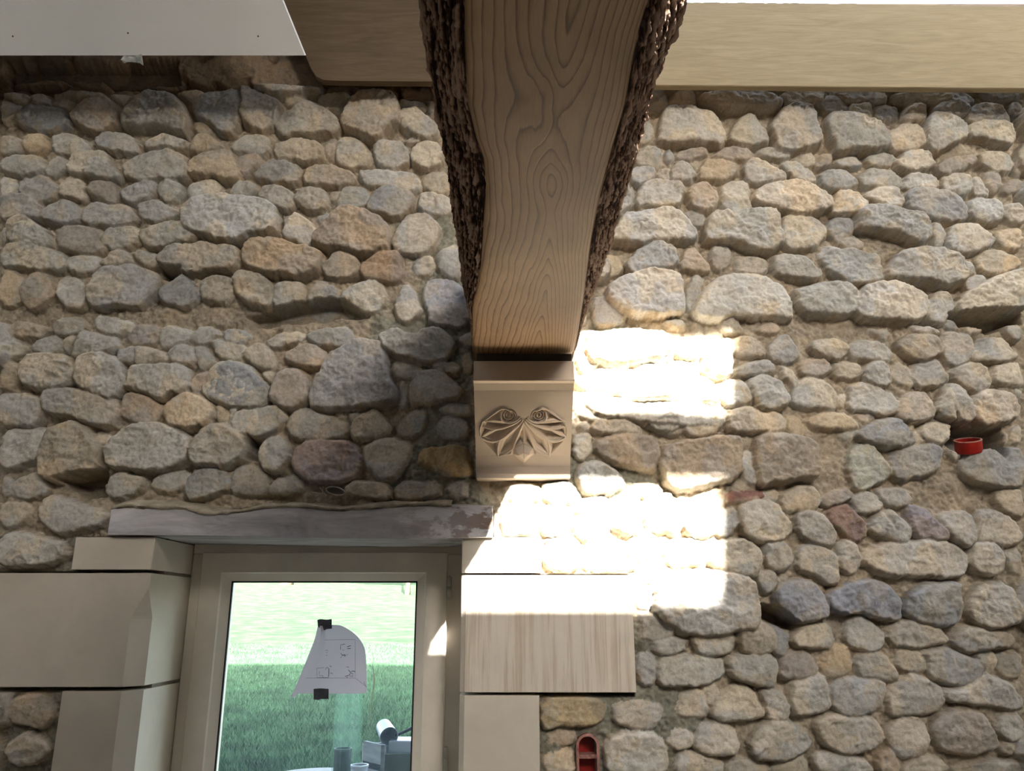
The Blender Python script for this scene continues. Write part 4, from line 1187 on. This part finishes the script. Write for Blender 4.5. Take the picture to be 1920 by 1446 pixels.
def wane(F0, S0, sgn):
    n1, n2 = 46, 34; R = []; pit = []
    for k in range(n1+n2):
        if k < n1:
            t = k/(n1-1); bulge = sin(pi*t)*.006
            x = F0*(1-t)+S0*t; kk = np.clip(np.abs(S0-F0)/.035, .12, 1); z = zb+.004+(WD*kk-.004)*t**1.15-bulge*0
            z = np.where(t < .02, zb+.003, z)
        else:
            t = (k-n1+1)/n2; x = S0+0*Yn-sgn*.0*t; z = zb*0+ZB+WD*np.clip(np.abs(S0-F0)/.035, .12, 1)*(1-t)+(.30)*t
            x = x+sgn*(-.01*t)
        s_ = k*.0016
        f = fbm(np.full_like(Yn, s_*420)+.0, Yn*15, 4, 300+int(sgn), .65); f2 = fbm(np.full_like(Yn, s_*700), Yn*60, 3, 320, .6)
        am = (min(1, k/4))*(.0065 if k < n1 else .008)*np.clip(np.abs(S0-F0)/.03, .3, 1)
        dsp = am*(f*1.1+f2*.7)
        R.append(np.stack([x+sgn*dsp*.8, Yn, z-dsp*(.7 if k < n1 else .1)], -1)); pit.append(f*.7+f2*.7)
    R = np.array(R); Qd = gridq(n1+n2, len(Yn))
    if sgn < 0: Qd = Qd[:, ::-1]
    npmesh('waney_edge', R.reshape(-1, 3), Qd, m_wane, beam, attr={'pit': np.array(pit).ravel()}, smooth=True)
    return R[-1]
ta = wane(FL, SL, -1); tb = wane(FR, SR, 1)
top = np.stack([ta, tb], 0); npmesh('sawn_top', top.reshape(-1, 3), gridq(2, len(Yn)), m_oak, beam, smooth=False)
mb = MB(); mb.box(SL[0]-.004, SR[0]+.004, YB0-.004, YB0+.002, ZB, ZB+.30); mb.build('end_grain', m_oak, beam)
# drying crack
mb = MB()
P = [(997,632),(1001,622),(1004,612),(1008,604),(1011,598)]
mb.tube([(atz(x, y, ZB)[0], atz(x, y, ZB)[1], ZB+.0015) for x, y in P], [.0006,.0018,.0022,.0014,.0004], 6)
P = [(986,650),(990,640),(994,634)]
mb.tube([(atz(x, y, ZB)[0], atz(x, y, ZB)[1], ZB+.0015) for x, y in P], [.0006,.0018,.0005], 6)
mb.build('drying_crack', m_seal, beam)

# ------------------------------------------------------------------ plank (wall plate)
YA, YBk = -.13, -.108
zr = lambda p, q: at(p, q, YA)
cut = at(960,100,YA)[0]
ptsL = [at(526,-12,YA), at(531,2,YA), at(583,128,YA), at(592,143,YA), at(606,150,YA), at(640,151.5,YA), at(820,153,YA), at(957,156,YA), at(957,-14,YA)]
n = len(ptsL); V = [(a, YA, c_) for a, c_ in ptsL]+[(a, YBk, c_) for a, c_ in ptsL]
plk = pymesh('timber_plank', V, [tuple(range(n)), tuple(range(n, 2*n))[::-1]]+[(i, n+i, n+(i+1) % n, (i+1) % n) for i in range(n)], m_board_shade)  # left stretch of the same plank, its shade put into a darker colour
tag(plk, 'plank coloured darker for its shade, with a slanting sawn end at the wall top left of the beam', 'plank')
pts = [at(963,156.5,YA), at(1240,160,YA), at(1920,166,YA), at(2400,168,YA)]
tops = [at(2400,14,YA), at(1920,11,YA), at(1700,7,YA), at(1500,5,YA), at(1280,3,YA), at(963,-3,YA)]
def jag(a, b_, n, amp):
    return [(a[0]+(b_[0]-a[0])*k/n, a[1]+(b_[1]-a[1])*k/n+random.uniform(-amp, amp)) for k in range(1, n)]
out = pts[:]
for a, b_ in zip(tops[:-1], tops[1:]): out += [a]+jag(a, b_, 24, .0014)
out += [tops[-1]]
n = len(out); V = [(a, YA, c_) for a, c_ in out]+[(a, YBk, c_) for a, c_ in out]
plank = pymesh('timber_plank', V, [tuple(range(n)), tuple(range(n, 2*n))[::-1]]+[(i, n+i, n+(i+1) % n, (i+1) % n) for i in range(n)], m_board)
bv = plank.modifiers.new('b', 'BEVEL'); bv.width = .002; bv.limit_method = 'ANGLE'
tag(plank, 'pale sunlit plank along the wall top right of the oak beam', 'plank')

# ------------------------------------------------------------------ plasterboard ceiling slope on the left
SL_ = 1.1
y0 = -.24; za, zb_ = at(-400, 103, y0)[1], at(570, 105, y0)[1]
def cedge(px, py):
    # point on the ceiling plane seen at a pixel
    dx, dy, dz = ray(px, py); zc = (za+zb_)/2; t = (zc-SL_*(CAM[1]-y0)-CAM[2])/(dz+SL_*dy); return dx*t, CAM[1]+dy*t, CAM[2]+dz*t
e0 = cedge(574, 105); e1 = cedge(532, 2)
kx = (e1[0]-e0[0])/(e1[1]-e0[1])
def slope_pt(x, y): return np.array([x, y, (za+zb_)/2-SL_*(y-y0)])
yT = -2.3
pl = [slope_pt(-2.98, y0), slope_pt(e0[0]-.003, y0), slope_pt(e0[0]-.003+kx*(-.45), y0-.45), slope_pt(e0[0]-.003+kx*(-.45), yT), slope_pt(-2.98, yT)]
nrm = np.array([0, SL_, 1])/math.hypot(1, SL_)
V = [tuple(p) for p in pl]+[tuple(p+nrm*.0125) for p in pl]; n = 5
clg = pymesh('ceiling', V, [tuple(range(n)), tuple(range(n, 2*n))[::-1]]+[(i, n+i, n+(i+1) % n, (i+1) % n) for i in range(n)], m_plaster)
tag(clg, 'white plasterboard sloping ceiling above the left of the wall', 'ceiling', kind='structure')
mb = MB()
for p in ((24, 68), (240, 62), (484, 68)):
    q = cedge(*p); mb.tube([np.array(q)+nrm*.001, np.array(q)-nrm*.0006], .0022, 8)
mb.build('screw_head', m_dark, clg)
# torn scrap hanging at the board edge
P = [(229,116),(232,104),(250,106),(268,105),(269,123),(262,118),(250,120),(240,116),(233,118)]
A = [at(x, y, y0-.003) for x, y in P]; n = len(A)
V = [(a, y0-.003-.008*(i % 3 == 0), c_) for i, (a, c_) in enumerate(A)]; V += [(a, b_+.0006, c_) for a, b_, c_ in V]
tag(pymesh('torn_scrap', V, [tuple(range(n)), tuple(range(n, 2*n))[::-1]]+[(i, n+i, n+(i+1) % n, (i+1) % n) for i in range(n)], m_scrap), 'small torn grey scrap hanging from the white ceiling edge', 'scrap')

# ------------------------------------------------------------------ rest of the room
RC = 3.36; RID = -2.4
def rz(y): return RC-SL_*y if y > RID else RC-SL_*RID-SL_*(RID-y)
def slab(mb, x0, x1, ya, yb, th=.07):
    V = []
    for y in (ya, yb):
        for x in (x0, x1): V += [(x, y, rz(y)), (x, y, rz(y)+th)]
    mb.poly(V, [(0,2,6,4),(1,5,7,3),(0,1,3,2),(4,6,7,5),(0,4,5,1),(2,3,7,6)])
mb = MB()
slab(mb, -3.1, .22, .75, RID); slab(mb, 2.35, 3.1, .75, RID); slab(mb, .22, 2.35, .75, .03); slab(mb, .22, 2.35, -.95, RID)
# opposite slope with the roof window whose sun falls on the wall
def roofhit(Xw, Zw, Y0=-.04):
    # from wall point back towards the sun to the opposite slope
    k = (RC-2*SL_*RID-SL_*0-0); t = (RC-2*SL_*RID-0-Zw)
    # z = RC-SL*RID-SL*(RID-y) -> RC-2*SL*RID+SL*y ; ray: y=-2.3 s, z=Zw+s
    s = (RC-2*SL_*RID+SL_*Y0-Zw)/(1+SL_*2.3); return Xw+.52*s, Y0-2.3*s
wr = lambda z: .48+.147*(z-1.6); wl = lambda z: -.10+.147*(z-2.31)
zt1, zt0 = at(1200, 622, -.04)[1], at(1200, 816, -.04)[1]; zl1, zl0 = at(1200, 911, -.04)[1], at(1100, 1187, -.034)[1]
xa, ya1 = roofhit(wl(zt1), zt1); xb, _ = roofhit(wr(zt1), zt1)
ya0 = roofhit(0, zt0)[1]; yb1 = roofhit(0, zl1)[1]; yb0 = roofhit(0, zl0)[1]
YE = -5.4
slab(mb, -3.1, -2.2, RID, YE); slab(mb, -1.7, xa, RID, YE); slab(mb, -2.2, -1.7, RID, -3.58); slab(mb, -2.2, -1.7, -4.05, YE)  # unseen opening left in this strip, added for fill light
slab(mb, xb, 2.6, RID, YE); slab(mb, 2.95, 3.1, RID, YE); slab(mb, 2.6, 2.95, RID, -3.3); slab(mb, 2.6, 2.95, -4.1, YE)  # second unseen opening, likewise added to let fill light in
slab(mb, xa, xb, RID, ya1); slab(mb, xa, xb, ya0, yb1); slab(mb, xa, xb, yb0, YE)
roof = mb.build('roof', [m_roofin])
tag(roof, 'sloping roof above the room', 'roof', kind='structure')
mb = MB(); mb.box(-3.1, 3.1, YE, .5, -.15, 0); tag(mb.build('floor', m_floor), 'bare screed floor', 'floor', kind='structure')
for nm, x in (('wall_left', -3.1), ('wall_right', 3.0)):
    V = []; ys = [.5, 0, RID, YE]
    for xx in (x, x+.1):
        V += [(xx, y, 0) for y in ys]+[(xx, y, rz(y)) for y in ys]
    Fc = []
    for i in range(3): Fc += [(i, i+1, i+5, i+4), (8+i, 12+i, 13+i, 9+i)]
    Fc += [(0, 4, 12, 8), (3, 11, 15, 7)]
    tag(pymesh(nm, V, Fc, m_wallin if nm == 'wall_right' else m_stonein), 'rough dark left side wall of the room' if nm == 'wall_left' else 'plain plastered right side wall of the room', 'wall', kind='structure')
mb = MB(); mb.box(-3.1, 3.1, YE-.1, YE, 0, rz(YE)+.05); tag(mb.build('wall_front', m_wallin), 'plain plastered wall opposite the stone wall', 'wall', kind='structure')

# ------------------------------------------------------------------ red electrical fittings
c0 = at(1822, 838, -.035); M1 = np.array([[1,0,0],[0,cos(radians(20)),-sin(radians(20))],[0,sin(radians(20)),cos(radians(20))]])
a_ = radians(9); M2 = np.array([[cos(a_),0,-sin(a_)],[0,1,0],[sin(a_),0,cos(a_)]])
mb = MB(); r = .0315; h = .030
mb.lathe([(.002, 0), (r*.97, 0), (r, .003), (r, h), (r-.003, h), (r-.003, .003), (.002, .003)], (c0[0], -.02, c0[1]-.010), 40, M2 @ M1)
cup = mb.build('red_socket_box', m_red, smooth=False); tag(cup, 'round red plastic electrical box lodged in a wall cavity at right', 'electrical box')
mb = MB(); mb.lathe([(r+.0005, h-.001), (r+.0005, h+.0012), (r-.0035, h+.0012), (r-.0035, h-.001)], (c0[0], -.02, c0[1]-.010), 40, M2 @ M1)
mb.build('rim', m_redrim, cup)
ax0, ax1 = at(1082, 1420, -.03)[0], at(1123, 1420, -.03)[0]; zt = at(1100, 1377, -.03)[1]; zm0, zm1 = at(1100, 1424, -.03)[1], at(1100, 1416, -.03)[1]
zl = zt-.16; rr = (ax1-ax0)/2; xm = (ax0+ax1)/2
def slot(inset, y):
    P = [(ax0+inset, y, zl+inset), (ax1-inset, y, zl+inset)]
    P += [(xm+(rr-inset)*cos(t), y, zt-rr+(rr-inset)*sin(t)) for t in np.linspace(0, pi, 17)]
    return P
L = [slot(0, .02), slot(0, -.026), slot(.004, -.028), slot(.0045, .018), ]
V = sum(L, []); n = 19; Fc = []
for i in range(3):
    for k in range(n): Fc.append((i*n+k, i*n+(k+1) % n, (i+1)*n+(k+1) % n, (i+1)*n+k))
Fc.append(tuple(3*n+k for k in range(n)))
rb = pymesh('red_conduit_box', V, Fc, m_red); tag(rb, 'arched red plastic electrical box set in mortar below the limestone block', 'electrical box')
mb = MB(); mb.box(ax0+.003, ax1-.003, -.024, .016, zm0, zm1); mb.build('divider', m_redrim, rb, bevel=.001)
L = [slot(-.001, -.0275), slot(.0045, -.030)]; V = sum(L, []); pymesh('dusty_rim', V, [(k, (k+1) % n, n+(k+1) % n, n+k) for k in range(n)], m_redrim, rb)

# ------------------------------------------------------------------ garden
def gh(x, y): return .93+np.where(y > 12, (y-12)*.045+np.clip(y-12, 0, 60)**2*.0006, 0)+.05*fbm(x*.35, y*.35, 3, 400)*np.clip((y-1)/4, .1, 1)
gxs = np.linspace(-60, 40, 140); gys = np.r_[np.linspace(.52, 20, 110), np.linspace(20.5, 95, 90)]
GX, GY = np.meshgrid(gxs, gys); GZ = gh(GX, GY)
lawn = npmesh('ground', np.stack([GX, GY, GZ], -1).reshape(-1, 3), gridq(len(gys), len(gxs)), m_lawn)
tag(lawn, 'green lawn rising away outside the window', 'lawn', kind='structure')
nb = 90000; yy = 1.2+rng.rand(nb)**1.7*13; xx = -(yy+2)*(.08+.31*rng.rand(nb)); zz = gh(xx, yy)
hb = (.015+.035*rng.rand(nb)); wb = .0022+.0012*rng.rand(nb)+yy*.0003; th = rng.rand(nb)*2*pi; ln = (rng.rand(nb, 2)-.5)*.07
V = np.zeros((nb, 3, 3)); V[:, 0] = np.stack([xx-wb*np.cos(th), yy-wb*np.sin(th), zz-.005], -1); V[:, 1] = np.stack([xx+wb*np.cos(th), yy+wb*np.sin(th), zz-.005], -1)
V[:, 2] = np.stack([xx+ln[:, 0], yy+ln[:, 1], zz+hb], -1)
g = npmesh('grass_blades', V.reshape(-1, 3), np.arange(nb*3).reshape(-1, 3), m_grass, smooth=False)
tag(g, 'short green grass of the lawn seen through the window', 'grass', kind='stuff')
def tree(name, x, y, h, r0, cr, label, seed):
    r = random.Random(seed); g0 = float(gh(np.array(x), np.array(y))); mb = MB()
    mb.tube([(x, y, g0-.1), (x+.02, y, g0+.15*h), (x+.06*h, y+.02, g0+.5*h), (x+.08*h, y, g0+h*.95)], [r0*1.5, r0, r0*.7, r0*.15], 12)
    for k in range(9):
        a = r.uniform(0, 2*pi); z = g0+h*r.uniform(.45, .8); L = h*r.uniform(.2, .35)
        mb.tube([(x+.06*h, y, z), (x+.06*h+L*.5*cos(a), y+L*.5*sin(a), z+L*.35), (x+.06*h+L*cos(a), y+L*sin(a), z+L*.6)], [r0*.4, r0*.25, r0*.06], 6)
    o = mb.build(name, m_bark, None, True); tag(o, label, 'tree')
    n = 5000; rs = np.random.RandomState(seed); u = rs.randn(n, 3); u /= np.linalg.norm(u, axis=1)[:, None]; u *= (rs.rand(n, 1)**.4)
    c = np.array([x+.06*h, y, g0+h*.82])+u*np.array([cr, cr, cr*.7]); a = rs.randn(n, 3)*.11; b_ = rs.randn(n, 3)*.11
    Vv = np.stack([c-a, c+b_, c+a, c-b_], 1).reshape(-1, 3)
    npmesh('tree_crown', Vv, np.arange(n*4).reshape(-1, 4), m_leaf, o, smooth=False)
def ghit(px, py):
    dx, dy, dz = ray(px, py)
    for t in np.arange(8, 110, .25):
        if 1.6+dz*t < gh(np.array(dx*t), np.array(-2+dy*t)): break
    return dx*t, -2+dy*t
gA = ghit(764, 1116); gB = ghit(537, 1097)
tree('garden_tree', gA[0], gA[1], 9, .0045*gA[1]*.6, 3.2, 'tree trunk at the right of the far sunny lawn, seen through the window', 3)
tree('garden_tree', gB[0], gB[1], 10, .011*gB[1]*.6, 3.6, 'distant tree trunk near the upper left of the window view', 5)

# things standing outside on a ledge right below the window
TY = .56; tz = at(640, 1436, TY)[1]-.052
mb = MB(); tcx, tcy = -.60, .69
mb.lathe([(.002, tz-.02), (.15, tz-.02), (.155, tz-.014), (.155, tz-.004), (.15, tz), (.002, tz)], (tcx, tcy, 0), 48)
tb_ = mb.build('garden_table', m_slate, smooth=False); tag(tb_, 'round grey garden table just outside the window', 'table')
mb = MB(); mb.tube([(tcx, tcy, .93), (tcx, tcy, tz-.02)], .025, 12); mb.lathe([(.16, .93), (.16, .945), (.02, .96)], (tcx, tcy, 0)); mb.build('table_leg', m_seal, tb_)
def outx(px, y): return at(px, 1400, y)[0]
x0 = at(650, 1400, .68)[0]; zt_ = at(650, 1303, .68)[1]; rt = (at(676, 1350, .68)[0]-at(624, 1350, .68)[0])/2
mb = MB(); mb.lathe([(rt, tz), (rt, zt_+.09)], (x0, .68, 0), 40); tag(mb.build('clear_tube', m_tube, smooth=True), 'tall clear plastic tube standing on the garden table', 'tube')
xk = at(640, 1420, .68)[0]; zk = at(640, 1403, .68)[1]; rk = rt*.62
mb = MB(); mb.lathe([(.002, tz+.001), (rk*.92, tz+.001), (rk, tz+.01), (rk, zk-.006), (rk*1.05, zk-.005), (rk*1.05, zk), (rk*.9, zk), (rk*.85, zk-.02), (.002, zk-.02)], (xk+.004, .68, 0), 32)
tag(mb.build('black_candle_pot', m_blackp, smooth=False), 'dark cylindrical pot inside the clear tube', 'pot')
xj = at(674, 1440, .61)[0]; zj = at(674, 1434, .61)[1]; rj = (at(690, 1434, .61)[0]-at(656, 1434, .61)[0])/2
mb = MB(); mb.lathe([(.002, tz), (rj*.85, tz), (rj*.9, zj-.01), (rj, zj-.004), (rj, zj), (rj*.86, zj), (rj*.8, zj-.008), (.002, zj-.009)], (xj, .61, 0), 32)
jar = mb.build('enamel_dish', m_whitep, smooth=False); tag(jar, 'small bluish dish on the garden table beside the dark pot', 'dish')
# crate
cy0 = .92; xa_, zt1_ = at(682, 1384, cy0+.1); xb_ = at(719, 1400, cy0)[0]; zt0_ = at(719, 1398, cy0)[1]; xc_ = .02
crate = empty('storage_crate', (xb_, cy0, .94)); tag(crate, 'weathered grey slatted crate outside the lower right of the window', 'crate')
def panel(p, q, z0, z1, th, name='side_panel', mat=m_greyw):
    p = np.array(p); q = np.array(q); d = (q-p)/np.linalg.norm(q-p); nn = np.array([-d[1], d[0]])*th
    B = [p, q, q+nn, p+nn]; V = [(a[0], a[1], z0) for a in B]+[(a[0], a[1], z1) for a in B]
    return pymesh(name, V, [(0,3,2,1),(4,5,6,7),(0,1,5,4),(1,2,6,5),(2,3,7,6),(3,0,4,7)], mat, crate)
pA = (xa_, cy0+.1); pB = (xb_, cy0); pC = (xb_+.34, cy0+.05)
zc1 = zt0_; slat = (zc1-.94)
panel(pA, pB, zc1-.062, zc1, .012); panel(pA, pB, .945, zc1-.085, .012)
panel(pB, pC, zc1-.30, zc1-.028, .012, 'side_panel', simple('green_grey_board', (.055,.068,.06), .8, .2, 12, .3))
panel(pA, (pA[0]+.3, pA[1]+.15), .945, zc1-.01, .012)
mb = MB(); mb.box(xb_-.006, xb_+.006, cy0-.012, cy0+.004, .945, zc1+.003); mb.build('corner_post', m_greyw, crate)
mb = MB(); mb.box(xa_-.0, xb_+.30, cy0+.02, cy0+.16, .935, .945); mb.build('bottom_panel', m_greyw, crate)
mb = MB(); mb.box(xb_+.012, xb_+.33, cy0+.03, cy0+.13, zc1-.035, zc1+.010)
tray = mb.build('white_tray', m_whitep, bevel=.004); tag(tray, 'shallow white tray resting in the top of the crate', 'tray')
# white roll / pot lying on its side
rc = at(723, 1374, cy0+.05); r_ = (at(740, 1374, cy0+.05)[0]-at(706, 1374, cy0+.05)[0])/2
ax = np.array([.35, -.85, -.25]); ax /= np.linalg.norm(ax); b1 = np.cross(ax, [0, 0, 1.0]); b1 /= np.linalg.norm(b1); b2 = np.cross(ax, b1); MM = np.stack([b1, b2, ax], 1)
mb = MB(); mb.lathe([(.002, -.05), (r_*.75, -.05), (r_*.85, -.045), (r_, .035), (r_*1.04, .04), (r_*.96, .04), (r_*.8, -.04), (.002, -.04)], (rc[0], cy0+.07, rc[1]), 36, MM)
pot = mb.build('white_pot', m_whitep, smooth=False); tag(pot, 'white pot lying on its side on the crate corner', 'pot')
p0 = at(742, 1380, cy0+.06); p1 = at(778, 1364, cy0+.06)
mb = MB(); mb.tube([(p0[0], cy0+.06, p0[1]), (p1[0]+.02, cy0+.07, p1[1]+.01)], [.004, .007], 8)
tag(mb.build('dark_trowel_handle', m_blackp, smooth=True), 'dark stick lying across the white tray', 'stick')
